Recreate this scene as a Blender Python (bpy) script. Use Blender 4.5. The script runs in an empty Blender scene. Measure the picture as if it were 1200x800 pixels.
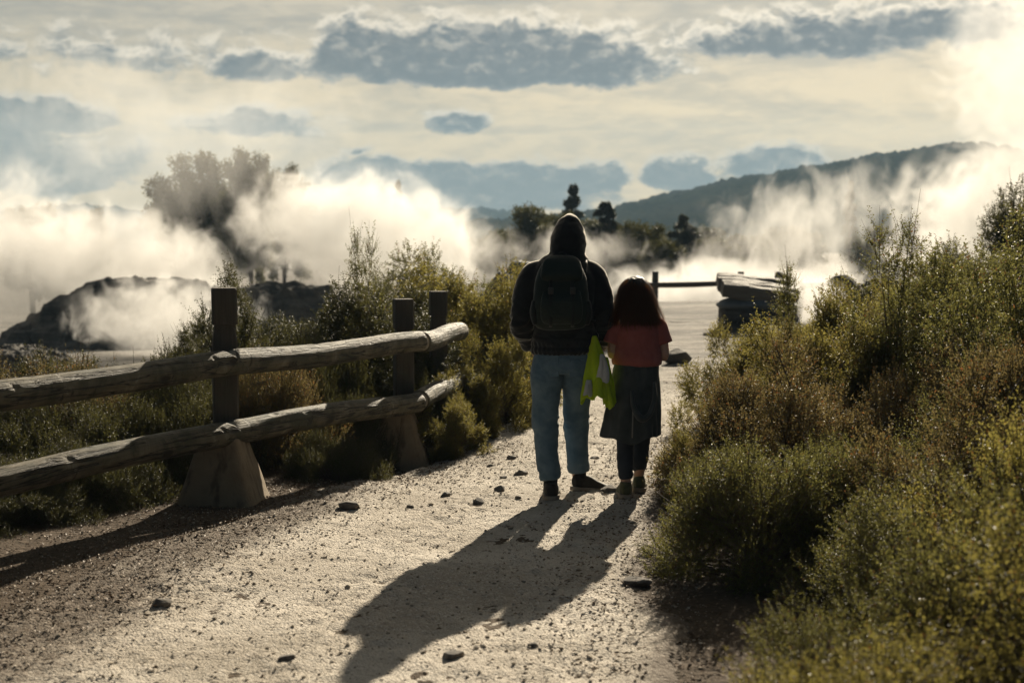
import bpy, math, random
import numpy as np
from mathutils import Vector, noise as mn

# ------------------------------------------------------------------ camera, sky, sun, exposure
sc = bpy.context.scene
COL = sc.collection
R = math.radians
FPX = 1667.0                                   # focal length in pixels of the 1200 px wide photograph
CAMH = 1.65
cam_d = bpy.data.cameras.new('camera')
cam_d.sensor_width = 36.0
cam_d.lens = 50.0
cam_d.clip_start = 0.1
cam_d.clip_end = 8000
cam_d.dof.use_dof = True
cam_d.dof.focus_distance = 8.9
cam_d.dof.aperture_fstop = 2.6
cam = bpy.data.objects.new('camera', cam_d)
COL.objects.link(cam)
cam.location = (0, 0, CAMH)
cam.rotation_euler = (R(90) - math.atan(120 / FPX), 0, 0)
sc.camera = cam

SUN_EL, SUN_AZ = 25.0, 14.5                    # azimuth to the right of straight ahead (+Y)
sd = Vector((math.sin(R(SUN_AZ)) * math.cos(R(SUN_EL)), math.cos(R(SUN_AZ)) * math.cos(R(SUN_EL)), math.sin(R(SUN_EL))))
sun_l = bpy.data.lights.new('sun', 'SUN')
sun_l.energy = 5.0
sun_l.angle = R(0.6)
sun_l.color = (1.0, 0.87, 0.67)
sun = bpy.data.objects.new('sun', sun_l)
COL.objects.link(sun)
sun.rotation_euler = sd.to_track_quat('Z', 'Y').to_euler()
sun.location = (0, 0, 50)

sc.view_settings.view_transform = 'Standard'
sc.view_settings.look = 'None'
sc.view_settings.exposure = 1.0
sc.view_settings.gamma = 1.0
sc.render.engine = 'CYCLES'
cy = sc.cycles
cy.use_denoising = True
cy.use_adaptive_sampling = True
cy.adaptive_threshold = 0.008
cy.max_bounces = 7
cy.diffuse_bounces = 2
cy.glossy_bounces = 2
cy.transmission_bounces = 4
cy.volume_bounces = 3
cy.transparent_max_bounces = 8
cy.sample_clamp_indirect = 4
cy.volume_step_rate = 1.0
cy.volume_max_steps = 256


class NT:
    """small helper to write node trees"""
    def __init__(self, tree):
        self.t = tree
        tree.nodes.clear()

    def n(self, kind, ins=None, **props):
        nd = self.t.nodes.new(kind)
        for k, v in props.items():
            setattr(nd, k, v)
        for k, v in (ins or {}).items():
            s = nd.inputs[k]
            if hasattr(v, 'is_linked') or isinstance(v, bpy.types.NodeSocket):
                self.t.links.new(v, s)
            else:
                s.default_value = v
        return nd

    def m(self, op, a, b=0.0, c=0.0, clamp=False):
        return self.n('ShaderNodeMath', {0: a, 1: b, 2: c}, operation=op, use_clamp=clamp).outputs[0]

    def ss(self, x, a, b, lo=0.0, hi=1.0):
        return self.n('ShaderNodeMapRange', {'Value': x, 'From Min': a, 'From Max': b, 'To Min': lo, 'To Max': hi},
                      interpolation_type='SMOOTHSTEP').outputs[0]

    def mix(self, f, a, b, mode='MIX'):
        nd = self.n('ShaderNodeMix', None, data_type='RGBA', blend_type=mode)
        for idx, v in ((0, f), (6, a), (7, b)):
            s = nd.inputs[idx]
            if isinstance(v, bpy.types.NodeSocket):
                self.t.links.new(v, s)
            else:
                s.default_value = v if idx == 0 else (*v, 1.0)[:4]
        return nd.outputs[2]

    def noise(self, vec, scale, detail=4.0, rough=0.55, dist=0.0):
        return self.n('ShaderNodeTexNoise', {'Vector': vec, 'Scale': scale, 'Detail': detail, 'Roughness': rough, 'Distortion': dist}).outputs['Fac']

    def link(self, a, b):
        self.t.links.new(a, b)


# --- sky: Nishita behind a thin sun-lit cloud layer with darker cumulus, all by direction
w = bpy.data.worlds.new('World')
sc.world = w
w.use_nodes = True
T = NT(w.node_tree)
sky = T.n('ShaderNodeTexSky', None, sky_type='NISHITA', sun_disc=False, sun_elevation=R(SUN_EL), sun_rotation=R(SUN_AZ))
tc = T.n('ShaderNodeTexCoord')
sep = T.n('ShaderNodeSeparateXYZ', {0: tc.outputs['Generated']})
dx, dy, dz = sep.outputs
az = T.m('ARCTAN2', dx, dy)
el = T.m('ARCSINE', dz)
U = T.m('MULTIPLY', az, FPX / 100.0)           # hundreds of photograph pixels right of centre / above the horizon
V = T.m('MULTIPLY', el, FPX / 100.0)
uv = T.n('ShaderNodeCombineXYZ', {0: U, 1: V, 2: 0.0}).outputs[0]
cosg = T.n('ShaderNodeVectorMath', {0: tc.outputs['Generated'], 1: tuple(sd)}, operation='DOT_PRODUCT').outputs['Value']
# glow of the thin overcast around the sun
glow = T.m('ADD', T.m('MULTIPLY', T.ss(cosg, 0.45, 0.93), 0.82), T.m('MULTIPLY', T.ss(cosg, 0.88, 1.0), 0.25))
# high streaky layer
suv = T.n('ShaderNodeVectorMath', {0: uv, 1: (0.28, 1.7, 1.0)}, operation='MULTIPLY').outputs[0]
st1 = T.noise(suv, 1.1, 6, 0.6, 0.6)
suv2 = T.n('ShaderNodeVectorMath', {0: uv, 1: (1.1, 3.4, 1.0)}, operation='MULTIPLY').outputs[0]
st2 = T.noise(suv2, 2.1, 6, 0.62, 0.4)
st = T.m('ADD', T.m('MULTIPLY', st1, 0.65), T.m('MULTIPLY', st2, 0.35))
warm = T.mix(T.ss(V, 1.3, 2.7), (6.5, 5.0, 2.95), (4.8, 4.05, 2.95))
cool = T.mix(T.ss(V, 1.3, 2.7), (4.3, 3.5, 2.35), (3.1, 2.75, 2.2))
layer = T.mix(T.ss(st, 0.38, 0.60), cool, warm)
# cumulus: (centre x, base y, half width, height up, depth down, weight) in photograph pixels
CL = [(585, 88, 220, 66, 20, 1.15), (428, 84, 70, 66, 10, 0.95), (640, 92, 110, 56, 10, 0.9), (310, 88, 80, 26, 12, 0.55),
      (940, 62, 170, 42, 14, 0.55), (1080, 50, 130, 44, 18, 0.42), (50, 150, 100, 32, 18, 1.0), (308, 150, 85, 20, 12, 0.5),
      (537, 147, 40, 18, 10, .62), (75, 213, 85, 28, 20, .95), (430, 206, 70, 24, 16, 1.0), (510, 208, 62, 26, 16, 1.0), (610, 212, 85, 28, 18, 1.0),
      (690, 212, 58, 26, 16, .95), (795, 208, 50, 28, 16, 1.0), (905, 198, 78, 28, 16, 0.9), (560, 236, 160, 20, 18, 0.75),
      (130, 72, 190, 18, 18, 0.16), (425, 178, 14, 7, 5, 0.3), (1000, 215, 90, 14, 12, 0.5), (40, 190, 160, 30, 20, 0.35)]
wv = T.n('ShaderNodeVectorMath', {0: uv, 1: (1.0, 1.5, 1.0)}, operation='MULTIPLY').outputs[0]
warpn = T.n('ShaderNodeTexNoise', {'Vector': wv, 'Scale': 2.2, 'Detail': 5.0, 'Roughness': 0.6})
wsep = T.n('ShaderNodeSeparateXYZ', {0: warpn.outputs['Color']})
uw = T.m('ADD', U, T.m('MULTIPLY', T.m('SUBTRACT', wsep.outputs[0], 0.5), 0.55))
vw = T.m('ADD', V, T.m('MULTIPLY', T.m('SUBTRACT', wsep.outputs[1], 0.5), 0.26))
bill = T.noise(wv, 3.4, 7, 0.60, 0.3)
bill2 = T.noise(wv, 6.0, 6, 0.6, 0.4)


def cloud_field(dv):
    dens = None
    vv = T.m('ADD', vw, dv)
    for (px, py, hw, up, dn, wt) in CL:
        cu, cv = (px - 600) / 100.0, (280 - py) / 100.0
        a = T.m('MULTIPLY', T.m('SUBTRACT', uw, cu), 100.0 / hw)
        b = T.m('SUBTRACT', vv, cv)
        bu = T.m('MULTIPLY', T.m('MAXIMUM', b, 0.0), 100.0 / up)
        bd = T.m('MULTIPLY', T.m('MINIMUM', b, 0.0), 100.0 / dn)
        rr = T.m('SQRT', T.m('ADD', T.m('MULTIPLY', a, a), T.m('ADD', T.m('MULTIPLY', bu, bu), T.m('MULTIPLY', bd, bd))))
        d = T.m('MULTIPLY', T.m('SUBTRACT', 1.0, rr), wt)
        dens = d if dens is None else T.m('MAXIMUM', dens, d)
    wv2 = T.n('ShaderNodeVectorMath', {0: wv, 1: (0, dv * 1.5, 0)}, operation='ADD').outputs[0]
    bl = T.noise(wv2, 2.9, 7, 0.58, 0.35)
    return T.m('ADD', dens, T.m('MULTIPLY', T.m('SUBTRACT', bl, 0.5), 0.98))


dens = cloud_field(0.0)
densup = cloud_field(0.10)
front = T.ss(dy, 0.2, 0.5)
alpha = T.m('MULTIPLY', T.ss(dens, -0.10, 0.14), front)
lit = T.m('MULTIPLY', T.ss(dens, 0.30, 0.04), T.ss(T.m('SUBTRACT', dens, densup), -0.06, 0.12, 0.25, 1.0))
lit = T.m('ADD', lit, T.m('MULTIPLY', T.m('MULTIPLY', T.ss(bill, 0.46, 0.66), T.ss(T.m('SUBTRACT', dens, densup), 0.02, 0.2)), 0.35), clamp=True)
edge = T.mix(T.ss(V, 0.3, 2.2), (5.2, 4.4, 3.2), (7.4, 6.4, 4.9))
core = T.mix(T.ss(V, 0.3, 1.6), (1.3, 1.42, 1.38), (.92, .98, 1.02))
core = T.mix(T.m('MULTIPLY', T.ss(bill2, 0.42, 0.75), 0.35), core, (2.6, 2.5, 2.25))
withc = T.mix(alpha, layer, T.mix(T.m('MULTIPLY', lit, 0.85), core, edge))
gl = T.n('ShaderNodeVectorMath', {0: withc, 'Scale': T.m('MULTIPLY', glow, 0.9)}, operation='SCALE').outputs[0]
far_sky = T.n('ShaderNodeVectorMath', {0: sky.outputs[0], 'Scale': 0.10}, operation='SCALE').outputs[0]
amount = T.ss(cosg, 0.35, 0.85)
skycol = T.mix(amount, far_sky, gl)
bg = T.n('ShaderNodeBackground', {'Color': skycol, 'Strength': 0.1})
out = T.n('ShaderNodeOutputWorld', {'Surface': bg.outputs[0]})
w.cycles.sampling_method = 'MANUAL'
w.cycles.sample_map_resolution = 512


# ------------------------------------------------------------------ helpers
def link(o, parent=None):
    COL.objects.link(o)
    if parent is not None:
        o.parent = parent
    return o


def tag(o, label=None, cat=None, group=None, kind=None):
    if label:
        o['label'] = label
    if cat:
        o['category'] = cat
    if group:
        o['group'] = group
    if kind:
        o['kind'] = kind
    return o


def empty(name, loc=(0, 0, 0), rz=0.0):
    o = bpy.data.objects.new(name, None)
    o.empty_display_size = 0.1
    o.location = loc
    o.rotation_euler = (0, 0, rz)
    return link(o)


def raw_mesh(name, Vv, F, mats=None, midx=None, smooth=True):
    """Vv (n,3); F = (m,k) array or list of such arrays"""
    Vv = np.asarray(Vv, dtype=np.float32)
    Fs = F if isinstance(F, list) else [F]
    Fs = [np.asarray(f, dtype=np.int32) for f in Fs if len(f)]
    me = bpy.data.meshes.new(name)
    me.vertices.add(len(Vv))
    me.vertices.foreach_set('co', Vv.ravel())
    loops = np.concatenate([f.ravel() for f in Fs])
    tot = np.concatenate([np.full(len(f), f.shape[1], np.int32) for f in Fs])
    start = np.concatenate([[0], np.cumsum(tot)[:-1]]).astype(np.int32)
    me.loops.add(len(loops))
    me.loops.foreach_set('vertex_index', loops)
    me.polygons.add(len(tot))
    me.polygons.foreach_set('loop_start', start)
    me.polygons.foreach_set('loop_total', tot)
    for m in (mats or []):
        me.materials.append(m)
    if midx is not None:
        me.polygons.foreach_set('material_index', np.asarray(midx, dtype=np.int32))
    me.polygons.foreach_set('use_smooth', np.full(len(tot), bool(smooth)))
    me.update(calc_edges=True)
    return me


def obj(name, me, parent=None, mat=None, loc=None):
    o = bpy.data.objects.new(name, me)
    if mat is not None:
        if len(me.materials):
            me.materials[0] = mat
        else:
            me.materials.append(mat)
    if loc is not None:
        o.location = loc
    return link(o, parent)


def join(parts):
    """parts: list of (V, [F...]) -> one (V, [F...])"""
    Vs, Fd, off = [], {}, 0
    for v, fs in parts:
        v = np.asarray(v, float)
        Vs.append(v)
        for f in (fs if isinstance(fs, list) else [fs]):
            f = np.asarray(f, int)
            if len(f):
                Fd.setdefault(f.shape[1], []).append(f + off)
        off += len(v)
    return np.concatenate(Vs), [np.concatenate(f) for f in Fd.values()]


def catmull(P, k):
    P = np.asarray(P, float)
    if len(P) < 3 or k <= 1:
        return P
    Q = np.vstack([2 * P[0] - P[1], P, 2 * P[-1] - P[-2]])
    o = []
    for i in range(1, len(Q) - 2):
        p0, p1, p2, p3 = Q[i - 1], Q[i], Q[i + 1], Q[i + 2]
        for j in range(k):
            t = j / k
            o.append(0.5 * (2 * p1 + (p2 - p0) * t + (2 * p0 - 5 * p1 + 4 * p2 - p3) * t * t + (3 * p1 - p0 - 3 * p2 + p3) * t ** 3))
    o.append(P[-1])
    return np.array(o)


def tube(pts, rad, n=20, k=4, ref=(1, 0, 0), exp=2.0, cap=True, dome=0.0):
    """closed swept tube; rad: per point r or (r_along_ref, r_other)"""
    pts = np.asarray(pts, float)
    rad = np.array([(r, r) if np.isscalar(r) else r for r in rad], float)
    A = catmull(np.hstack([pts, rad]), k)
    P, Rr = A[:, :3], np.maximum(A[:, 3:5], 1e-4)
    if dome > 0:
        t0 = P[0] - P[1]; t0 /= np.linalg.norm(t0) + 1e-9
        t1 = P[-1] - P[-2]; t1 /= np.linalg.norm(t1) + 1e-9
        a0, a1, b0, b1 = [], [], [], []
        for s in (0.35, 0.68, 0.9):
            c = math.sqrt(1 - s * s)
            a0.append(P[0] + t0 * Rr[0].min() * dome * s); b0.append(Rr[0] * c)
            a1.append(P[-1] + t1 * Rr[-1].min() * dome * s); b1.append(Rr[-1] * c)
        P = np.vstack([a0[::-1], P, a1]); Rr = np.vstack([b0[::-1], Rr, b1])
    Tn = np.gradient(P, axis=0)
    Tn /= np.linalg.norm(Tn, axis=1)[:, None] + 1e-12
    ref = np.asarray(ref, float)
    X = ref - Tn * (Tn @ ref)[:, None]
    X /= np.linalg.norm(X, axis=1)[:, None] + 1e-12
    Y = np.cross(Tn, X)
    th = np.arange(n) * 2 * np.pi / n
    c, s = np.cos(th), np.sin(th)
    c = np.sign(c) * np.abs(c) ** (2 / exp); s = np.sign(s) * np.abs(s) ** (2 / exp)
    Vv = P[:, None] + X[:, None] * (c[None] * Rr[:, :1])[..., None] + Y[:, None] * (s[None] * Rr[:, 1:])[..., None]
    N = len(P)
    i = np.arange(N - 1)[:, None] * n
    j = np.arange(n)[None]
    F = np.stack([i + j, i + (j + 1) % n, i + n + (j + 1) % n, i + n + j], -1).reshape(-1, 4)
    Vv = Vv.reshape(-1, 3)
    Fs = [F]
    if cap:
        Vv = np.vstack([Vv, P[0], P[-1]])
        jj = np.arange(n)
        c0 = np.stack([(jj + 1) % n, jj, np.full(n, N * n)], -1)
        b = (N - 1) * n
        c1 = np.stack([b + jj, b + (jj + 1) % n, np.full(n, N * n + 1)], -1)
        Fs.append(np.vstack([c0, c1]))
    return Vv, Fs


def ball(c, r, n=16):
    c = np.asarray(c, float)
    r = np.array((r, r, r) if np.isscalar(r) else r, float)
    zs = -np.cos(np.linspace(0, np.pi, n))
    pts = [(c[0], c[1], c[2] + z * r[2]) for z in zs]
    rad = [(max(1e-4, math.sqrt(max(0, 1 - z * z)) * r[0]), max(1e-4, math.sqrt(max(0, 1 - z * z)) * r[1])) for z in zs]
    return tube(pts, rad, n=n + 4, k=1)


def box(c, h, bev=0.0):
    """chamfered box as (V, F); c centre, h half sizes"""
    import bmesh
    bm = bmesh.new()
    bmesh.ops.create_cube(bm, size=2.0)
    for v in bm.verts:
        v.co = Vector((v.co.x * h[0], v.co.y * h[1], v.co.z * h[2]))
    if bev:
        bmesh.ops.bevel(bm, geom=bm.edges[:], offset=bev, segments=2, affect='EDGES', profile=0.6)
    bm.verts.index_update()
    Vv = np.array([v.co[:] for v in bm.verts]) + np.asarray(c)
    D = {}
    for f in bm.faces:
        D.setdefault(len(f.verts), []).append([v.index for v in f.verts])
    bm.free()
    return Vv, [np.array(f) for f in D.values()]


def fuse(parts, voxel=0.008, smooth=4, fac=0.5):
    """join closed shells and voxel-remesh them into one continuous surface"""
    Vv, F = join(parts)
    me = raw_mesh('tmp', Vv, F)
    o = bpy.data.objects.new('tmp', me)
    COL.objects.link(o)
    r = o.modifiers.new('r', 'REMESH'); r.mode = 'VOXEL'; r.voxel_size = voxel
    if smooth:
        s = o.modifiers.new('s', 'SMOOTH'); s.factor = fac; s.iterations = smooth
    dg = bpy.context.evaluated_depsgraph_get()
    new = bpy.data.meshes.new_from_object(o.evaluated_get(dg))
    bpy.data.objects.remove(o)
    bpy.data.meshes.remove(me)
    new.polygons.foreach_set('use_smooth', np.ones(len(new.polygons), bool))
    return new


def verts(me):
    a = np.empty(len(me.vertices) * 3, np.float32)
    me.vertices.foreach_get('co', a)
    return a.reshape(-1, 3).astype(float)


def norms(me):
    a = np.empty(len(me.vertices) * 3, np.float32)
    me.vertex_normals.foreach_get('vector', a)
    return a.reshape(-1, 3).astype(float)


def setverts(me, V_):
    me.vertices.foreach_set('co', np.asarray(V_, np.float32).ravel())
    me.update()


def _h3(ix, iy, iz, seed):
    n = (ix * 374761393 + iy * 668265263 + iz * 2147483647 + seed * 1274126177) & 0xFFFFFFFF
    n = ((n ^ (n >> 13)) * 1274126177) & 0xFFFFFFFF
    n = (n ^ (n >> 16)) & 0xFFFFFFFF
    return n / 4294967295.0


def vnoise(P, seed=0):
    """value noise, P (n,3) or (n,2) -> 0..1"""
    P = np.asarray(P, float)
    if P.shape[-1] == 2:
        P = np.concatenate([P, np.zeros(P.shape[:-1] + (1,))], -1)
    I = np.floor(P).astype(np.int64)
    f = P - I
    f = f * f * (3 - 2 * f)
    x, y, z = I[..., 0], I[..., 1], I[..., 2]
    r = 0
    for a in (0, 1):
        for b in (0, 1):
            for c in (0, 1):
                wgt = (f[..., 0] if a else 1 - f[..., 0]) * (f[..., 1] if b else 1 - f[..., 1]) * (f[..., 2] if c else 1 - f[..., 2])
                r = r + wgt * _h3(x + a, y + b, z + c, seed)
    return r


def fbm(P, oct=4, seed=0, gain=0.5):
    P = np.asarray(P, float)
    r, a, tot = 0, 1.0, 0
    for i in range(oct):
        r = r + a * vnoise(P * 2 ** i + 17.3 * i, seed + i)
        tot += a
        a *= gain
    return r / tot


def sstep(x, a, b):
    t = np.clip((np.asarray(x, float) - a) / (b - a), 0, 1)
    return t * t * (3 - 2 * t)


def folds(me, amp, freq, stretch=(1, 1, 1), seed=0, weight=None):
    """cloth creases: ridged noise pushed along the normal"""
    P, N = verts(me), norms(me)
    S = P * np.array(stretch) * freq
    a = fbm(S, 3, seed)
    b = fbm(S * 1.9 + 7, 3, seed + 9)
    ridge = (1 - np.abs(2 * a - 1) * 2.2) * 0.7 + (b - 0.5) * 0.8
    wt = 1.0 if weight is None else weight(P)[:, None]
    setverts(me, P + N * (ridge[:, None] * amp) * wt)


def dirs(rng, n, zlo=-1.0):
    z = rng.uniform(zlo, 1, n)
    a = rng.uniform(0, 2 * np.pi, n)
    s = np.sqrt(1 - z * z)
    return np.stack([s * np.cos(a), s * np.sin(a), z], -1)


def unit(v):
    return v / (np.linalg.norm(v, axis=-1, keepdims=True) + 1e-9)


# ------------------------------------------------------------------ materials
def mat(name):
    m = bpy.data.materials.new(name)
    m.use_nodes = True
    return m, NT(m.node_tree)


def finish(t, shader, disp=None, vol=None):
    o = t.n('ShaderNodeOutputMaterial')
    if shader is not None:
        t.link(shader, o.inputs['Surface'])
    if vol is not None:
        t.link(vol, o.inputs['Volume'])
    return o


def bsdf(t, col, rough=0.8, bump=None, bdist=0.01, bstr=0.6, **extra):
    ins = {'Base Color': col if isinstance(col, bpy.types.NodeSocket) else (*col, 1.0), 'Roughness': rough}
    p = t.n('ShaderNodeBsdfPrincipled', ins)
    for k, v in extra.items():
        k = k.replace('_', ' ')
        p.inputs[k].default_value = (*v, 1.0) if isinstance(v, tuple) else v
    if bump is not None:
        b = t.n('ShaderNodeBump', {'Height': bump, 'Distance': bdist, 'Strength': bstr})
        t.link(b.outputs[0], p.inputs['Normal'])
    return p.outputs[0]


def leaf_mat(name, c1, c2, trans, tfac=0.45, odd=None, oddp=0.04, gloss=0.5):
    m, t = mat(name)
    g = t.n('ShaderNodeNewGeometry')
    oi = t.n('ShaderNodeObjectInfo')
    rnd = g.outputs['Random Per Island']
    base = t.mix(rnd, c1, c2)
    tr = t.mix(rnd, tuple(x * 0.75 for x in trans), trans)
    if odd:
        o_ = t.m('GREATER_THAN', rnd, 1 - oddp)
        base = t.mix(o_, base, odd)
        tr = t.mix(o_, tr, odd)
    vr = t.n('ShaderNodeMapRange', {'Value': oi.outputs['Random'], 'To Min': 0.75, 'To Max': 1.2}).outputs[0]
    base = t.n('ShaderNodeVectorMath', {0: base, 'Scale': vr}, operation='SCALE').outputs[0]
    d = t.n('ShaderNodeBsdfPrincipled', {'Base Color': base, 'Roughness': gloss, 'Specular IOR Level': 0.35}).outputs[0]
    tl = t.n('ShaderNodeBsdfTranslucent', {'Color': tr}).outputs[0]
    finish(t, t.n('ShaderNodeMixShader', {0: tfac, 1: d, 2: tl}).outputs[0])
    return m


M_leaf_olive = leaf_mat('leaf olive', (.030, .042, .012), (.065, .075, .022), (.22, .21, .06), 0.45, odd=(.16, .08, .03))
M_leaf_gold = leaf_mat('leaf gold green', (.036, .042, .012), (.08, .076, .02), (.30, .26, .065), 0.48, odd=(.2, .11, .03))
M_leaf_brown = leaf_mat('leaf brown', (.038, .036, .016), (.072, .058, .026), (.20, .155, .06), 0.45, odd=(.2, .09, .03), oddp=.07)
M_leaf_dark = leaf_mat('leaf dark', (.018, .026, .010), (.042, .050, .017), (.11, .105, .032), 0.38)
M_leaf_far = leaf_mat('leaf tree', (.022, .030, .010), (.05, .055, .018), (.09, .085, .02), 0.35)
M_needle = leaf_mat('needle', (.014, .022, .012), (.03, .04, .02), (.05, .055, .02), 0.25)


def mk_bark(name, c1, c2, sc_=30):
    m, t = mat(name)
    tcd = t.n('ShaderNodeTexCoord')
    n1 = t.noise(tcd.outputs['Object'], sc_, 5, .6)
    finish(t, bsdf(t, t.mix(n1, c1, c2), .9, n1, .01))
    return m


M_stem = mk_bark('stem bark', (.05, .035, .025), (.11, .085, .065))
M_trunk = mk_bark('trunk bark', (.03, .025, .02), (.09, .07, .055), 8)

# pale pumice path
M_path, t = mat('pumice gravel')
g = t.n('ShaderNodeNewGeometry'); P_ = g.outputs['Position']
n1 = t.noise(P_, 1.3, 5, .6); n2 = t.noise(P_, 34, 5, .65); n3 = t.noise(P_, 150, 3, .6)
vor = t.n('ShaderNodeTexVoronoi', {'Vector': P_, 'Scale': 85.0, 'Randomness': 1.0})
c = t.mix(t.ss(n1, .35, .68), (.37, .325, .265), (.54, .49, .42))
c = t.mix(t.ss(n2, .55, .75), c, (.28, .235, .18))
c = t.mix(t.m('MULTIPLY', t.ss(t.n('ShaderNodeSeparateColor', {0: vor.outputs['Color']}).outputs[0], .7, 1.0), .6), c, (.62, .57, .50))
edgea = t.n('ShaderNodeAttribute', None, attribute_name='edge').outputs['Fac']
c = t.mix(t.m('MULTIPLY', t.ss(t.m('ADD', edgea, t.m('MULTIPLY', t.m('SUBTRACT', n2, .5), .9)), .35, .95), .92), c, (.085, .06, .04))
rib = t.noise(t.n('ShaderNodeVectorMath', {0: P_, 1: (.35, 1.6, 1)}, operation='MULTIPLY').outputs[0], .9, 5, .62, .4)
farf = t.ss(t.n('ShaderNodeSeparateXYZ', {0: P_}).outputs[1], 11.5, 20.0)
c = t.mix(farf, c, t.mix(t.ss(rib, .40, .60), (.075, .068, .058), (.27, .245, .21)))  # grey sinter farther along; ribbed shadows are put into its colour
hgt = t.m('ADD', t.m('MULTIPLY', n2, .8), t.m('ADD', t.m('MULTIPLY', n3, .35), t.m('MULTIPLY', vor.outputs['Distance'], -.5)))
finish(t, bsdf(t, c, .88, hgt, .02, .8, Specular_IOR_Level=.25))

# ground: dark litter near, grey sinter beyond
M_ground, t = mat('ground earth')
g = t.n('ShaderNodeNewGeometry'); P_ = g.outputs['Position']
sint = t.n('ShaderNodeAttribute', None, attribute_name='sinter').outputs['Fac']
n1 = t.noise(P_, .35, 6, .6); n2 = t.noise(P_, 22, 5, .65)
st_ = t.n('ShaderNodeVectorMath', {0: P_, 1: (.5, 2.2, 4)}, operation='MULTIPLY').outputs[0]
n3 = t.noise(st_, .5, 6, .65)
soil = t.mix(n2, (.035, .024, .015), (.12, .085, .055))
sin_ = t.mix(t.ss(n3, .38, .62), (.08, .074, .066), (.28, .26, .23))
c = t.mix(sint, soil, sin_)
finish(t, bsdf(t, c, .95, t.m('ADD', n2, t.m('MULTIPLY', n3, 2.0)), .05, .7, Specular_IOR_Level=.2))

M_stone, t = mat('stone')
tcd = t.n('ShaderNodeTexCoord'); oi = t.n('ShaderNodeObjectInfo')
n1 = t.noise(tcd.outputs['Object'], 18, 5, .65)
c = t.mix(t.ss(n1, .3, .7), (.06, .052, .045), (.21, .185, .155))
finish(t, bsdf(t, c, .9, n1, .01))

M_pebble, t = mat('pebble')
g = t.n('ShaderNodeNewGeometry')
c = t.n('ShaderNodeValToRGB', {0: g.outputs['Random Per Island']})
cr = c.color_ramp
cr.elements[0].color = (.22, .18, .135, 1); cr.elements[1].color = (.56, .50, .42, 1)
e = cr.elements.new(.55); e.color = (.36, .31, .24, 1)
finish(t, bsdf(t, c.outputs[0], .92, Specular_IOR_Level=.2))

M_litter, t = mat('leaf litter')
g = t.n('ShaderNodeNewGeometry')
finish(t, bsdf(t, t.mix(g.outputs['Random Per Island'], (.05, .032, .018), (.24, .16, .09)), .7))

M_rock, t = mat('dark rock')
tcd = t.n('ShaderNodeTexCoord')
g = t.n('ShaderNodeNewGeometry')
n1 = t.noise(g.outputs['Position'], 1.2, 7, .65)
st_ = t.n('ShaderNodeVectorMath', {0: g.outputs['Position'], 1: (.4, .4, 4)}, operation='MULTIPLY').outputs[0]
n2 = t.noise(st_, 1.5, 5, .6)
finish(t, bsdf(t, t.mix(t.ss(t.m('MULTIPLY', t.m('ADD', n1, n2), .5), .35, .7), (.03, .027, .022), (.15, .13, .105)), .9, n1, .2))

M_hill, t = mat('forested hill')
g = t.n('ShaderNodeNewGeometry')
n1 = t.noise(g.outputs['Position'], .09, 6, .65); n2 = t.noise(g.outputs['Position'], .012, 4, .6)
c = t.mix(t.ss(n1, .35, .65), (.006, .011, .007), (.022, .027, .014))
c = t.mix(t.m('MULTIPLY', t.ss(n2, .46, .66), .7), c, (.034, .034, .02))
finish(t, bsdf(t, c, 1.0, n1, 2.0, .5, Specular_IOR_Level=.0))

# logs: object X runs along the log
M_log, t = mat('weathered log')
tcd = t.n('ShaderNodeTexCoord'); P_ = tcd.outputs['Object']
st_ = t.n('ShaderNodeVectorMath', {0: P_, 1: (1.2, 24, 24)}, operation='MULTIPLY').outputs[0]
grain = t.noise(st_, 2.0, 6, .65, .5)
ck = t.n('ShaderNodeVectorMath', {0: P_, 1: (.9, 15, 15)}, operation='MULTIPLY').outputs[0]
crack = t.ss(t.m('ABSOLUTE', t.m('SUBTRACT', t.noise(ck, 1.3, 4, .55, .3), .5)), .035, .0)
rg = t.n('ShaderNodeVectorMath', {0: P_, 1: (8, 4, 4)}, operation='MULTIPLY').outputs[0]
rings = t.noise(rg, 1.0, 6, .62, 1.6)
patch = t.noise(P_, 4.0, 5, .65, .6)
knot = t.ss(t.n('ShaderNodeTexVoronoi', {'Vector': t.n('ShaderNodeVectorMath', {0: P_, 1: (2.2, 5, 5)}, operation='MULTIPLY').outputs[0], 'Scale': 1.0}).outputs['Distance'], .16, .06)
c = t.mix(grain, (.042, .034, .018), (.19, .16, .10))
c = t.mix(t.m('MULTIPLY', t.ss(patch, .45, .62), .75), c, (.034, .036, .017))
c = t.mix(t.m('MULTIPLY', t.ss(patch, .46, .34), .5), c, (.27, .235, .165))
dark = t.m('MAXIMUM', t.m('MAXIMUM', t.m('MULTIPLY', t.ss(rings, .60, .70), .85), crack), knot)
c = t.mix(dark, c, (.022, .017, .010))
finish(t, bsdf(t, c, .68, t.m('SUBTRACT', grain, t.m('MULTIPLY', dark, 1.1)), .018, .9, Specular_IOR_Level=.4))

M_log_end, t = mat('sawn log end')
tcd = t.n('ShaderNodeTexCoord')
wv_ = t.n('ShaderNodeTexNoise', {'Vector': tcd.outputs['Object'], 'Scale': 40.0, 'Detail': 4.0}).outputs['Fac']
finish(t, bsdf(t, t.mix(wv_, (.20, .17, .12), (.42, .37, .28)), .85, wv_, .004))

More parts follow.
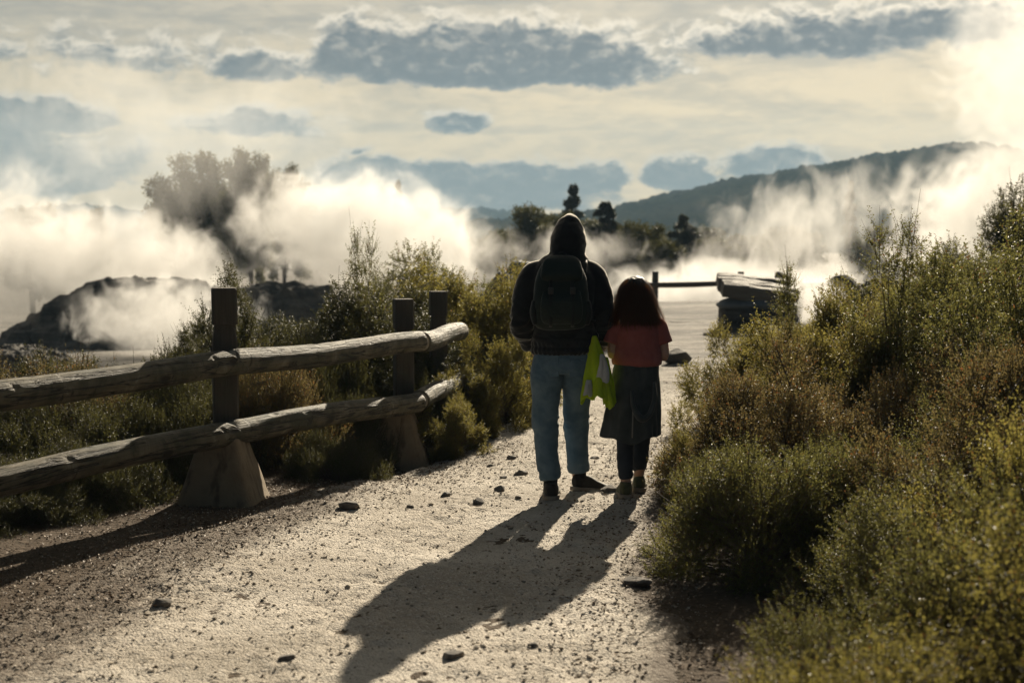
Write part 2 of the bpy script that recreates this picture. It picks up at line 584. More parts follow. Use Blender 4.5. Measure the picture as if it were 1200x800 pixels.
M_post, t = mat('weathered post')
tcd = t.n('ShaderNodeTexCoord'); P_ = tcd.outputs['Object']
st_ = t.n('ShaderNodeVectorMath', {0: P_, 1: (26, 26, 1.5)}, operation='MULTIPLY').outputs[0]
grain = t.noise(st_, 2.0, 6, .65, .3); patch = t.noise(P_, 6, 4, .6)
c = t.mix(grain, (.035, .028, .02), (.11, .09, .066))
c = t.mix(t.m('MULTIPLY', t.ss(patch, .5, .7), .5), c, (.075, .08, .05))
finish(t, bsdf(t, c, .85, grain, .012, .8))

M_plank, t = mat('silvered plank')
tcd = t.n('ShaderNodeTexCoord'); P_ = tcd.outputs['Object']
st_ = t.n('ShaderNodeVectorMath', {0: P_, 1: (2, 30, 30)}, operation='MULTIPLY').outputs[0]
grain = t.noise(st_, 1.5, 6, .65, .3)
finish(t, bsdf(t, t.mix(grain, (.055, .045, .034), (.22, .19, .15)), .8, grain, .01))

M_conc, t = mat('stained concrete')
tcd = t.n('ShaderNodeTexCoord'); P_ = tcd.outputs['Object']
n1 = t.noise(P_, 7, 6, .65); n2 = t.noise(P_, 60, 4, .6)
st_ = t.n('ShaderNodeVectorMath', {0: P_, 1: (9, 9, 1.2)}, operation='MULTIPLY').outputs[0]
n3 = t.noise(st_, 1.6, 5, .6)
c = t.mix(n1, (.14, .10, .055), (.26, .20, .125))
c = t.mix(t.m('MULTIPLY', t.ss(n3, .5, .72), .75), c, (.05, .038, .022))
finish(t, bsdf(t, c, .9, t.m('ADD', n1, t.m('MULTIPLY', n2, .5)), .01, .7))

M_slab, t = mat('blue grey slab')
tcd = t.n('ShaderNodeTexCoord')
n1 = t.noise(tcd.outputs['Object'], 6, 6, .65)
finish(t, bsdf(t, t.mix(n1, (.07, .085, .09), (.16, .17, .175)), .8, n1, .02))


def cloth_mat(name, c1, c2, weave=420, rough=.9, sheen=.4, tint=(1, .95, .85), trans=None):
    m, t = mat(name)
    tcd = t.n('ShaderNodeTexCoord'); P_ = tcd.outputs['Object']
    n1 = t.noise(P_, 9, 4, .6); n2 = t.noise(P_, weave, 2, .5)
    c = t.mix(t.ss(n1, .3, .7), c1, c2)
    s = bsdf(t, c, rough, t.m('ADD', t.m('MULTIPLY', n2, .4), n1), .004, .5, Sheen_Weight=sheen, Sheen_Roughness=.35, Sheen_Tint=tint, Specular_IOR_Level=.25)
    if trans:
        tl = t.n('ShaderNodeBsdfTranslucent', {'Color': (*trans, 1)}).outputs[0]
        s = t.n('ShaderNodeMixShader', {0: .45, 1: s, 2: tl}).outputs[0]
    finish(t, s)
    return m


M_hoodie = cloth_mat('black fleece', (.010, .011, .013), (.017, .019, .022), sheen=1.0)
M_denim = cloth_mat('blue denim', (.066, .115, .16), (.122, .182, .23), 600, .85, .15)
M_pack = cloth_mat('pack nylon', (.007, .014, .011), (.013, .021, .017), 700, .6, .15)
M_pack2 = cloth_mat('pack webbing', (.006, .008, .008), (.010, .013, .013), 900, .6, .15)
M_tee = cloth_mat('red cotton', (.27, .078, .068), (.34, .105, .090), 500, .9, .25)
M_greyj = cloth_mat('grey jacket cloth', (.040, .046, .046), (.066, .073, .072), 500, .8, .2)
M_legg = cloth_mat('dark leggings', (.020, .025, .036), (.034, .040, .052), 700, .85, .2)
M_lime = cloth_mat('lime shell', (.46, .60, .02), (.54, .68, .04), 500, .6, .1, trans=(.62, .74, .03))
M_white = cloth_mat('white lining', (.62, .62, .60), (.74, .74, .72), 500, .7, .1, trans=(.6, .6, .56))
M_sock = cloth_mat('white sock', (.62, .60, .58), (.75, .73, .70), 900)
M_shoe = cloth_mat('dark shoe', (.018, .016, .015), (.032, .028, .026), 500, .7)
M_shoe2 = cloth_mat('olive shoe', (.035, .042, .024), (.10, .105, .05), 500, .7)
M_sole = cloth_mat('shoe sole', (.26, .21, .16), (.36, .31, .25), 300, .8, 0)
M_skin, t = mat('skin')
tcd = t.n('ShaderNodeTexCoord'); n1 = t.noise(tcd.outputs['Object'], 30, 4, .6)
finish(t, bsdf(t, t.mix(n1, (.42, .24, .17), (.52, .31, .23)), .55, n1, .002, .3, Subsurface_Weight=.15))
M_hair, t = mat('brown hair')
g = t.n('ShaderNodeNewGeometry')
d = t.n('ShaderNodeBsdfPrincipled', {'Base Color': t.mix(g.outputs['Random Per Island'], (.018, .008, .005), (.055, .022, .012)), 'Roughness': .6, 'Specular IOR Level': .15}).outputs[0]
tl = t.n('ShaderNodeBsdfTranslucent', {'Color': (.46, .21, .09, 1)}).outputs[0]
finish(t, t.n('ShaderNodeMixShader', {0: .28, 1: d, 2: tl}).outputs[0])
M_haircap, t = mat('brown hair mass')
tcd = t.n('ShaderNodeTexCoord')
n1 = t.noise(t.n('ShaderNodeVectorMath', {0: tcd.outputs['Object'], 1: (120, 120, 8)}, operation='MULTIPLY').outputs[0], 1.0, 4, .6)
finish(t, bsdf(t, t.mix(n1, (.010, .005, .003), (.035, .015, .009)), .55, n1, .004, .8))
M_eye, t = mat('eye'); finish(t, bsdf(t, (.6, .58, .55), .2))
M_metal, t = mat('dull metal'); finish(t, bsdf(t, (.22, .22, .21), .4, Metallic=.9))
M_plastic, t = mat('dark plastic'); finish(t, bsdf(t, (.018, .02, .02), .4))

# ------------------------------------------------------------------ ground, path, hill
PY = [1.5, 5.3, 6.7, 8.9, 10.5, 13, 17, 23, 30, 37]
PL = [-2.7, -2.45, -2.2, -1.62, -.85, -.1, .45, 1.25, 1.6, 1.2]
PR = [.45, .66, .74, 1.0, 1.3, 2.0, 3.2, 5.0, 7.5, 9.0]


def path_lr(Y):
    return np.interp(Y, PY, PL), np.interp(Y, PY, PR)


def gz(X, Y):
    X = np.asarray(X, float); Y = np.asarray(Y, float)
    l, r = path_lr(Y)
    z = -1.3 * sstep(Y, 15, 30) * sstep(l - X, 0.5, 9)
    z = z - 1.7 * sstep(Y, 37.5, 44)
    z = z - 0.13 * np.exp(-((X + .9) / .7) ** 2 - ((Y - 11) / 1.3) ** 2)
    z = z + .06 * sstep(X - r, 0.1, 1.6) * sstep(Y, 2, 5) * (1 - sstep(Y, 20, 34))
    z = z + (fbm(np.stack([X * .45, Y * .45], -1), 3, 5) - .5) * .10
    z = z + (fbm(np.stack([X * .02, Y * .02], -1), 3, 8) - .5) * 3.0 * sstep(Y, 60, 200)
    return z


def axis(lo, hi, c, fine, grow, mx):
    a = [c]; s = fine
    while a[-1] < hi:
        a.append(a[-1] + s); s = min(mx, s * grow)
    b = [c]; s = fine
    while b[-1] > lo:
        b.append(b[-1] - s); s = min(mx, s * grow)
    return np.array(sorted(set(b + a)))


def grid_mesh(name, xs, ys, zf):
    Xg, Yg = np.meshgrid(xs, ys)
    Zg = zf(Xg, Yg)
    nx, ny = len(xs), len(ys)
    i = np.arange(ny - 1)[:, None] * nx; j = np.arange(nx - 1)[None]
    F = np.stack([i + j, i + j + 1, i + nx + j + 1, i + nx + j], -1).reshape(-1, 4)
    return raw_mesh(name, np.stack([Xg, Yg, Zg], -1).reshape(-1, 3), F), Xg.ravel(), Yg.ravel()


me, Xg, Yg = grid_mesh('ground', axis(-2500, 2500, 0, .06, 1.022, 200), axis(-60, 3500, 8, .06, 1.022, 200), gz)
lg, rg_ = path_lr(Yg)
at = me.attributes.new('sinter', 'FLOAT', 'POINT')
at.data.foreach_set('value', (np.clip(sstep(Yg, 15, 24), 0, 1) * (1 - .5 * sstep(Yg, 70, 140))).astype(np.float32))
tag(obj('ground', me, mat=M_ground), kind='structure')


_fr = np.random.default_rng(19)
FOOT = [(x_, y_, _fr.normal(0, .25)) for x_, y_ in zip(_fr.uniform(-1.0, .45, 70), _fr.uniform(4.6, 11.5, 70))]


def tread(X, Y):
    """shallow footprints and two trodden lines"""
    d = np.zeros_like(X)
    for x_, y_, a_ in FOOT:
        x_ = x_ + .18 * (y_ - 5)
        u = (X - x_) * math.cos(a_) - (Y - y_) * math.sin(a_); v_ = (X - x_) * math.sin(a_) + (Y - y_) * math.cos(a_)
        q = (u / .05) ** 2 + (v_ / .14) ** 2
        d -= .005 * np.exp(-q ** 2) - .003 * np.exp(-(q - 1.7) ** 2 * 3)
    return d


def path_z(X, Y, t_):
    base = gz(X, Y)
    P = np.stack([X, Y], -1)
    d = (fbm(P * 3.0, 3, 21) - .5) * .035 + (fbm(P * 16, 3, 33) - .5) * .022 + (vnoise(P * 55, 44) - .5) * .010
    e = 1 - sstep(np.abs(t_), .86, 1.0)
    smoothband = np.exp(-((t_ + .25) / .16) ** 2) + np.exp(-((t_ - .35) / .14) ** 2)
    d = d * (1 - .45 * smoothband) - .010 * smoothband + tread(X, Y)
    return base + .016 + d * e - .03 * (1 - e)


ys = np.concatenate([np.arange(3.5, 13, .018), np.arange(13, 38, .06)])
ts = np.linspace(-1, 1, 190)
Tg, Yg = np.meshgrid(ts, ys)
lg, rg_ = path_lr(Yg)
wob = (fbm(np.stack([Yg * .9, np.sign(Tg) * 5], -1), 3, 3) - .5) * .5
Xg = (lg + rg_) / 2 + Tg * (rg_ - lg) / 2 + wob * np.abs(Tg) ** 3
Zg = path_z(Xg, Yg, Tg)
nx, ny = len(ts), len(ys)
i = np.arange(ny - 1)[:, None] * nx; j = np.arange(nx - 1)[None]
F = np.stack([i + j, i + j + 1, i + nx + j + 1, i + nx + j], -1).reshape(-1, 4)
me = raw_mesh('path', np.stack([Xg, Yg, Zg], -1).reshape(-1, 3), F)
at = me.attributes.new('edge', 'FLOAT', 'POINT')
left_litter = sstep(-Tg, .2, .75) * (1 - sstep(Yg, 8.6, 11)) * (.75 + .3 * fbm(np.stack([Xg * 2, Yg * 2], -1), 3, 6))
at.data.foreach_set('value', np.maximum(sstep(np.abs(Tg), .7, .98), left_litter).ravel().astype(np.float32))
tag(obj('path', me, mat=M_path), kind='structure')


def height(X, Y):
    l, r = path_lr(Y)
    t_ = (X - (l + r) / 2) / ((r - l) / 2)
    return np.where(np.abs(t_) < .95, path_z(X, Y, np.clip(t_, -1, 1)), gz(X, Y))


# loose grit on the path (uncountable)
rng = np.random.default_rng(4)
ico = np.array([(0, 0, -1), (.72, -.53, -.45), (-.28, -.85, -.45), (-.89, 0, -.45), (-.28, .85, -.45), (.72, .53, -.45), (.28, -.85, .45), (-.72, -.53, .45), (-.72, .53, .45), (.28, .85, .45), (.89, 0, .45), (0, 0, 1)])
icf = np.array([(0, 1, 2), (1, 0, 5), (0, 2, 3), (0, 3, 4), (0, 4, 5), (1, 5, 10), (2, 1, 6), (3, 2, 7), (4, 3, 8), (5, 4, 9), (1, 10, 6), (2, 6, 7), (3, 7, 8), (4, 8, 9), (5, 9, 10), (6, 10, 11), (7, 6, 11), (8, 7, 11), (9, 8, 11), (10, 9, 11)])
n = 18000
Yp = 4.3 + 12 * rng.random(n) ** 1.5
l, r = path_lr(Yp)
Xp = l - .35 + (r - l + .5) * rng.random(n)
s = .0024 + .007 * rng.random(n) ** 6
s[rng.random(n) < .006] *= 1.7
sh = rng.uniform(.6, 1.3, (n, 12, 1)) * ico[None]
sc3 = np.stack([s * rng.uniform(.8, 1.5, n), s * rng.uniform(.8, 1.5, n), s * rng.uniform(.5, .9, n)], -1)
a = rng.uniform(0, 6.28, n)
sh = sh * sc3[:, None]
sh = np.stack([sh[..., 0] * np.cos(a)[:, None] - sh[..., 1] * np.sin(a)[:, None], sh[..., 0] * np.sin(a)[:, None] + sh[..., 1] * np.cos(a)[:, None], sh[..., 2]], -1)
sh += np.stack([Xp, Yp, height(Xp, Yp) + s * .3], -1)[:, None]
F = (icf[None] + (np.arange(n) * 12)[:, None, None]).reshape(-1, 3)
tag(obj('gravel', raw_mesh('gravel', sh.reshape(-1, 3), F, smooth=False), mat=M_pebble), 'loose pale grit scattered over the path', 'gravel', kind='stuff')

# fallen leaves below the fence
n = 15000
Yp = rng.uniform(5.2, 11.5, n)
l, r = path_lr(Yp)
side = rng.random(n) < .72
Xp = np.where(side, l + .75 - 1.3 * rng.random(n) ** .8 + .25 * rng.normal(size=n), r - .12 + .3 * rng.normal(size=n))
L = rng.uniform(.010, .030, n)
d1 = unit(np.stack([rng.normal(size=n), rng.normal(size=n), rng.normal(size=n) * .25], -1))
d2 = unit(np.cross(d1, np.stack([rng.normal(size=n) * .35, rng.normal(size=n) * .35, np.ones(n)], -1)))
c0 = np.stack([Xp, Yp, height(Xp, Yp) + .006], -1)
Q = np.stack([c0 - d1 * L[:, None] * .5, c0 + d2 * L[:, None] * .25, c0 + d1 * L[:, None] * .5, c0 - d2 * L[:, None] * .25], 1)
Q[:, 1, 2] += L * .15; Q[:, 3, 2] += L * .15
tag(obj('leaf_litter', raw_mesh('leaf_litter', Q.reshape(-1, 3), np.arange(n * 4).reshape(-1, 4), smooth=False), mat=M_litter), 'dry brown fallen leaves along the path edges', 'leaf litter', kind='stuff')


def hill_mesh(name, prof, Yc, depth, bump, zbase, seed):
    """prof: (photo x, photo y) ridge line at distance Yc"""
    px = np.array([p[0] for p in prof], float); py = np.array([p[1] for p in prof], float)
    X = (px - 600) / FPX * Yc; Z = CAMH + (280 - py) * Yc / FPX
    xs = np.arange(X[0], X[-1], bump * .3)
    ysn = np.concatenate([np.linspace(-depth, 0, 90), np.linspace(0, depth, 14)[1:]])
    Xm, Ym = np.meshgrid(xs, ysn)
    ridge = np.interp(Xm, X, Z)
    prf = np.cos(np.clip(Ym / depth, -1, 1) * np.pi / 2) ** 1.3
    Zm = zbase + (ridge - zbase) * prf * (1 + (fbm(np.stack([Xm / 120, Ym / 120], -1), 4, seed) - .5) * .5 * (1 - prf))
    G = np.stack([Xm / bump, Ym / bump], -1)
    Zm = Zm + bump * .75 * (np.abs(fbm(G, 3, seed + 4) - .5) * 2.2 + .5 * (vnoise(G * .4, seed + 6) ** 3)) * sstep(prf, .02, .2)
    nx, ny = len(xs), len(ysn)
    i = np.arange(ny - 1)[:, None] * nx; j = np.arange(nx - 1)[None]
    F = np.stack([i + j, i + j + 1, i + nx + j + 1, i + nx + j], -1).reshape(-1, 4)
    return raw_mesh(name, np.stack([Xm, Yc + Ym, Zm], -1).reshape(-1, 3), F)


tag(obj('hill', hill_mesh('hill', [(440, 300), (540, 268), (620, 260), (700, 252), (760, 239), (830, 223), (900, 208), (960, 199), (1010, 192), (1060, 183), (1090, 180), (1130, 186), (1250, 205), (1420, 240), (1600, 285)], 620, 330, 5.0, -6, 3), mat=M_hill), kind='structure')
tag(obj('far_hills', hill_mesh('far_hills', [(-500, 268), (-100, 262), (60, 250), (110, 245), (180, 255), (330, 262), (460, 252), (540, 250), (600, 253), (680, 262), (800, 268), (1300, 266), (1700, 268)], 1300, 420, 9.0, -8, 12), mat=M_hill), kind='structure')

# dark sinter mound down in the steaming basin, left
def mound(name, cx, cyy, rx, ry, top, zb, seed, flat=.6):
    n_ = 170
    u = np.linspace(-1.2, 1.2, n_); Xm, Ym = np.meshgrid(u, u)
    G = np.stack([Xm, Ym], -1)
    rr = np.sqrt(Xm ** 2 + Ym ** 2) + (fbm(G * 2.6, 5, seed) - .5) * .55
    h = np.clip((1 - rr) / flat, 0, 1) ** .8
    crag = np.abs(fbm(G * 5, 4, seed + 2) - .5) * 2
    h = h * (.74 + .26 * fbm(G * 2.2, 4, seed + 5)) - .16 * crag * (h > 0) * np.clip(h * 3, 0, 1)
    st = h * 7 + fbm(G * 2, 3, seed + 8) * 1.5                      # crusted layers
    h = h + (np.floor(st) + sstep(st - np.floor(st), .35, .75) - st) / 7 * .4 * np.clip(h * 4, 0, 1)
    Z = zb + (top - zb) * h + (fbm(G * 22, 3, seed + 3) - .5) * .10
    i = np.arange(n_ - 1)[:, None] * n_; j = np.arange(n_ - 1)[None]
    F = np.stack([i + j, i + j + 1, i + n_ + j + 1, i + n_ + j], -1).reshape(-1, 4)
    return obj(name, raw_mesh(name, np.stack([cx + Xm * rx, cyy + Ym * ry, Z], -1).reshape(-1, 3), F, smooth=False), mat=M_rock)


tag(mound('rock_mound', -11.0, 42, 5.0, 4.2, .92, -3.2, 2, .62), 'dark flat-topped rock mound in the steam beyond the fence', 'rock mound')
tag(mound('rock_ledge', -7.2, 43, 4.8, 3.4, .65, -3.2, 5, .7), 'low rock ledge running right from the dark mound', 'rock ledge')
tag(mound('boulder_slope', -10.6, 30, 1.7, 2.0, -.55, -1.6, 9, .5), 'dark boulder slope in front of the steaming mound', 'boulder slope')

# ------------------------------------------------------------------ haze
hz = obj('haze', raw_mesh('haze', *box((0, 800, 60), (1400, 860, 72))))
m, t = mat('haze air')
v = t.n('ShaderNodeVolumePrincipled', {'Color': (.50, .75, 1.0, 1), 'Density': .00036, 'Anisotropy': 0.0})
finish(t, None, vol=v.outputs[0])
hz.data.materials.append(m)
tag(hz, kind='stuff')

# ------------------------------------------------------------------ log fence
def rpt(px, py, Y):
    return np.array(((px - 600) / FPX * Y, Y, CAMH - (py - 280) * Y / FPX))


fence = empty('log_rail_fence', (-1.83, 9.05, 0))
tag(fence, 'round log rail fence on concrete footings along the left path edge', 'fence')


def fence_part(name, me, m, parent=fence, mats=None):
    o = obj(name, me, parent, m)
    return o


def log(p0, p1, r0, r1, seed, cut0=0.0, cut1=0.0):
    """log with its object X along its length; ends can be scarfed"""
    p0 = np.asarray(p0); p1 = np.asarray(p1)
    L = np.linalg.norm(p1 - p0)
    n, k = 40, int(L / .02)
    x = np.linspace(0, L, k); th = np.arange(n) * 2 * np.pi / n
    Xm, Tm = np.meshgrid(x, th, indexing='ij')
    G = np.stack([Xm * 3, np.cos(Tm) * 1.2, np.sin(Tm) * 1.2], -1)
    rr = np.interp(Xm, [0, L], [r0, r1]) * (1 + (fbm(G, 3, seed) - .5) * .10)
    cr = vnoise(np.stack([Xm * 60, np.cos(Tm), np.sin(Tm)], -1) * np.array([.25, 1.6, 1.6]), seed + 3)
    rr = rr - .006 * sstep(cr, .78, .9)
    Yv, Zv = rr * np.cos(Tm), rr * np.sin(Tm)
    Yv = Yv + .02 * np.sin(Xm / L * np.pi) * math.sin(seed)
    Zv = Zv + .012 * np.sin(Xm / L * np.pi * 2 + seed)
    e = np.minimum(Xm, L - Xm)
    rnd = np.sqrt(np.clip(1 - (1 - np.clip(e / .02, 0, 1)) ** 2 * .25, 0, 1))
    Yv *= rnd; Zv *= rnd
    # oblique end cuts: faces further toward -Y side are cut back
    f0 = np.clip(1 - Xm / .3, 0, 1); f1 = np.clip(1 - (L - Xm) / .3, 0, 1)
    Xv = Xm + cut0 * f0 * (Zv / r0) + cut1 * f1 * (Zv / r1)
    Vv = np.stack([Xv, Yv, Zv], -1).reshape(-1, 3)
    i = np.arange(k - 1)[:, None] * n; j = np.arange(n)[None]
    F = np.stack([i + j, i + (j + 1) % n, i + n + (j + 1) % n, i + n + j], -1).reshape(-1, 4)
    jj = np.arange(n)
    e0 = len(Vv)
    Vv = np.vstack([Vv, Vv[:n].mean(0), Vv[-n:].mean(0)])
    b = (k - 1) * n
    C = np.vstack([np.stack([(jj + 1) % n, jj, np.full(n, e0)], -1), np.stack([b + jj, b + (jj + 1) % n, np.full(n, e0 + 1)], -1)])
    me = raw_mesh('rail', Vv, [F, C], [M_log, M_log_end], [0] * len(F) + [1] * len(C))
    o = bpy.data.objects.new('rail', me)
    d = Vector(p1 - p0).normalized()
    yv = Vector((0, 0, 1)).cross(d).normalized(); zv = d.cross(yv)
    from mathutils import Matrix
    mw = Matrix((d, yv, zv)).transposed().to_4x4()
    mw.translation = Vector(p0) - fence.location
    o.matrix_local = mw
    link(o, fence)
    return o


yA, yB, yC, yD = 6.1, 8.9, 11.0, 12.35
uA, uB, uC, uD = rpt(-330, 506, yA), rpt(264, 427, yB), rpt(492, 401, yC), rpt(540, 388, yD)
lA, lB, lC, lD = rpt(-330, 640, yA), rpt(264, 507, yB), rpt(490, 470, yC), rpt(539, 446, yD)
for (p, q, r0, r1, sd_, c0_, c1_) in ((uA, uB + (uB - uA) * .03, .085, .082, 1, 0, -.12), (uB - (uC - uB) * .015, uC, .082, .080, 2, .10, 0.0), (uC + (uD - uC) * .012, uD, .082, .076, 3, 0, 0),
                                      (lA, lB + (lB - lA) * .02, .080, .080, 4, 0, -.10), (lB - (lC - lB) * .02, lC, .080, .078, 5, .14, 0.0), (lC + (lD - lC) * .012, lD, .080, .074, 6, 0, 0)):
    log(p, q, r0, r1, sd_, c0_, c1_)


def post(px, ytop, Y, half, zb, rz, notch):
    x = (px - 600) / FPX * Y
    ztop = CAMH - (ytop - 280) * Y / FPX
    zs = [zb, ztop - notch - .30, ztop - notch - .10, ztop - notch - .02, ztop - notch, ztop - notch + .004, ztop - .012, ztop]
    hs = [half, half, half * .95, half * .82, half * .80, half, half, half * .93]
    parts = []
    n = 12
    Vv, F = [], []
    for z, h in zip(zs, hs):
        for s_ in range(4):
            for tt in (-.86, 0, .86):
                c = [(tt, -1), (1, tt), (-tt, 1), (-1, -tt)][s_]
                Vv.append((c[0] * h, c[1] * h, z - zb))
    Vv = np.array(Vv)
    Vv[:, :2] += (fbm(Vv * np.array([30, 30, 4.]), 3, int(px))[:, None] - .5) * .006
    k = len(zs)
    for a_ in range(k - 1):
        for b_ in range(n):
            F.append((a_ * n + b_, a_ * n + (b_ + 1) % n, (a_ + 1) * n + (b_ + 1) % n, (a_ + 1) * n + b_))
    cap = [tuple((k - 1) * n + b_ for b_ in range(n))]
    o = obj('post', raw_mesh('post', Vv, [np.array(F), np.array(cap)], smooth=False), fence, M_post)
    o.location = Vector((x, Y, zb)) - fence.location
    o.rotation_euler = (0, 0, rz)
    return o


FR = math.atan2(-(11.15 - 9.05), .99)      # fence run
post(262.5, 337, 9.08, .080, -.15, R(14), .235)
post(472.5, 350, 11.2, .075, -.3, R(14), .24)
post(513.5, 341, 12.6, .075, -.3, R(10), .22)
post(-90, 330, 6.7, .080, -.15, R(14), .235)


def footing(px, Y, zb, w0, d0, w1, d1, h, rz, seed):
    x = (px - 600) / FPX * Y
    k = 14
    parts = []
    Vv = []
    n = 32
    th = np.linspace(0, 2 * np.pi, n, endpoint=False)
    cxs, sxs = np.cos(th), np.sin(th)
    e = 7.0
    qx = np.sign(cxs) * np.abs(cxs) ** (2 / e); qy = np.sign(sxs) * np.abs(sxs) ** (2 / e)
    for a_ in range(k):
        f = a_ / (k - 1)
        ww = w0 + (w1 - w0) * f; dd = d0 + (d1 - d0) * f
        Vv.append(np.stack([qx * ww, qy * dd, np.full(n, f * h)], -1))
    Vv = np.concatenate(Vv)
    Vv[:, :2] *= (1 + (fbm(Vv * 9, 3, seed)[:, None] - .5) * .10)
    Vv = np.vstack([Vv, (0, 0, h)])
    F = [(a_ * n + b_, a_ * n + (b_ + 1) % n, (a_ + 1) * n + (b_ + 1) % n, (a_ + 1) * n + b_) for a_ in range(k - 1) for b_ in range(n)]
    C = [((k - 1) * n + b_, (k - 1) * n + (b_ + 1) % n, k * n) for b_ in range(n)]
    o = obj('concrete_footing', raw_mesh('concrete_footing', Vv, [np.array(F), np.array(C)]), fence, M_conc)
    o.location = Vector((x, Y, zb)) - fence.location
    o.rotation_euler = (0, 0, rz)
    sm = o.modifiers.new('e', 'EDGE_SPLIT'); sm.split_angle = R(32)
    return o


footing(259, 8.98, -.06, .27, .30, .11, .12, .50, R(-4), 1)
footing(466, 11.05, -.24, .30, .30, .11, .12, .56, R(-2), 2)

# far pole fence across the end of the path
ff = empty('pole_fence', (3.0, 30, 0))
tag(ff, 'dark wooden post and rail fence across the far end of the path', 'fence')
for px, yt in ((768, 318), (868, 318), (974, 328), (1017, 329)):
    p = rpt(px, yt, 30)
    v, f = tube([(p[0] - .04, 30, -.4), (p[0] - .01, 30, .5), (p[0], 30, p[2])], [.075, .072, .066], n=10, k=3)
    obj('post', raw_mesh('post', v - np.array(ff.location), f), ff, M_post)
for (a_, b_) in (((740, 334), (872, 331)), ((866, 333), (980, 334)), ((974, 336), (1100, 331))):
    p, q = rpt(*a_, 29.9), rpt(*b_, 29.9)
    v, f = tube([p, (p + q) / 2 + np.array((0, 0, -.015)), q], [.055, .06, .05], n=10, k=4, ref=(0, 0, 1))
    obj('rail', raw_mesh('rail', v - np.array(ff.location), f), ff, M_post)

# stacked hewn timbers on a slab beside the path end
ts_ = empty('timber_stack', (4.45, 26, 0))
tag(ts_, 'silvered hewn timbers stacked on a slab at the far right of the path', 'timber stack')
for k_, (x0, y0, zz, hl, tilt, yaw) in enumerate(((-.02, -.40, .66, .64, .13, -5), (.06, -.13, .70, .70, .10, 2), (-.05, .15, .76, .62, .12, -3), (.04, .42, .82, .68, .08, 4))):
    v, f = tube([(-hl, 0, 0), (-hl * .5, .01, .012), (0, -.01, -.006), (hl * .5, .012, .01), (hl, 0, -.01)], [(.14, .125), (.15, .135), (.145, .14), (.14, .125), (.12, .11)], n=20, k=6, ref=(0, 1, 0), exp=6.0)
    v = v + (fbm(v * np.array([3, 18, 18]) + k_ * 5, 4, k_)[:, None] - .5) * .06
    o = obj('timber', raw_mesh('timber', v, f, smooth=False), ts_, M_plank)
    o.location = (x0, y0, zz); o.rotation_euler = (.2, tilt, R(yaw))
v, f = ball((0, 0, 0), (.72, .62, .16), 26)
v = v * (1 + .35 * (fbm(v * 3, 4, 7)[:, None] - .5)) + np.array((0, 0, .46))
obj('stone_slab', raw_mesh('stone_slab', v, f), ts_, M_slab)
v, f = ball((0, 0, 0), (.92, .66, .46), 30)
v = v * (1 + .5 * (fbm(v * 2.5, 4, 9)[:, None] - .5))
for q_ in unit(np.random.default_rng(5).normal(size=(16, 3))):
    v = v - np.maximum(v @ q_ - .62, 0)[:, None] * q_ * .9
v = v * (1 + .12 * (fbm(v * 9, 3, 2)[:, None] - .5)) + np.array((0, 0, .16))
obj('rock_base', raw_mesh('rock_base', v, f), ts_, M_rock)


def boulder(name, X, Y, s, label, seed, m=M_rock, cat='boulder', group=None, sink=.25):
    v, f = ball((0, 0, 0), (1, 1, 1), 30)
    nn = fbm(v * 1.3 + seed * 7.1, 4, seed)
    v = v * (.72 + .6 * nn[:, None])
    rr_ = np.random.default_rng(seed)
    for q_ in unit(rr_.normal(size=(14, 3))):            # broken facets
        dcut = v @ q_ - rr_.uniform(.55, .85)
        v = v - np.maximum(dcut, 0)[:, None] * q_ * .92
    v = v * (1 + .10 * (fbm(v * 5 + seed, 3, seed + 1)[:, None] - .5))
    v = v * np.array(s)
    o = obj(name, raw_mesh(name, v, f), mat=m)
    o.location = (X, Y, float(height(np.array(X), np.array(Y))) + s[2] * (1 - sink * 2))
    o.rotation_euler = (0, 0, seed * 1.3)
    tag(o, label, cat, group)
    return o


boulder('boulder', 5.55, 28.6, (.38, .35, .55), 'dark upright boulder behind the stacked timbers', 3, sink=.0)
boulder('boulder', 6.75, 29, (.42, .4, .42), 'dark rounded boulder right of the far fence post', 5, sink=.0)
boulder('boulder', 7.1, 28.6, (.16, .2, .3), 'small pale boulder beside the dark boulder at the far fence', 6, M_slab, sink=.0)
boulder('boulder', 2.15, 18.5, (.22, .2, .15), 'dark jagged rock at the path edge right of the girl', 8)
boulder('boulder', -.25, 26, (.45, .4, .55), 'dark rounded rock above the bushes left of the hooded man', 11, sink=0)
boulder('boulder', .2, 27, (.6, .5, .62), 'pale sinter rock above the bushes by the hooded man\'s shoulder', 12, M_slab, sink=0)

# stones lying on the path
STN = [(585, 582, .055, 'flat grey stone just left of the man\'s feet, largest there'), (560, 592, .05, 'thin flat stone left of the biggest stone by the man\'s feet'),
       (612, 559, .05, 'low dark stone on the path left of the man\'s ankle'), (590, 562, .035, 'small brown stone beside the low dark stone'),
       (717, 585, .066, 'broad flat stone between the man\'s and the girl\'s feet'), (672, 602, .03, 'thin dark chip in front of the man\'s right shoe'),
       (408, 601, .085, 'large flat pale stone on the left path edge by the fence shadow'), (521, 585, .04, 'small dark stone midway between footing and man'),
       (607, 590, .028, 'small upright chip beside the man\'s left heel'), (748, 694, .07, 'grey stone at the right path edge in front of the girl'),
       (529, 781, .055, 'pale knobbly stone at the bottom of the path'), (625, 772, .02, 'tiny dark stone near the bottom of the path'),
       (182, 722, .05, 'dark low stone on the left of the near path'), (600, 538, .045, 'brown stone on the far path left of the man'),
       (697, 540, .04, 'dark stone on the path between man and girl'), (683, 545, .03, 'little stone near the dark stone between man and girl'),
       (480, 598, .03, 'little dark stone left of the shadow near the footing'), (330, 783, .035, 'dark stone chip at the bottom left of the path'),
       (797, 432, .07, 'grey stone on the far path right of the girl\'s elbow'), (575, 545, .03, 'small stone at the bush edge left of the man')]
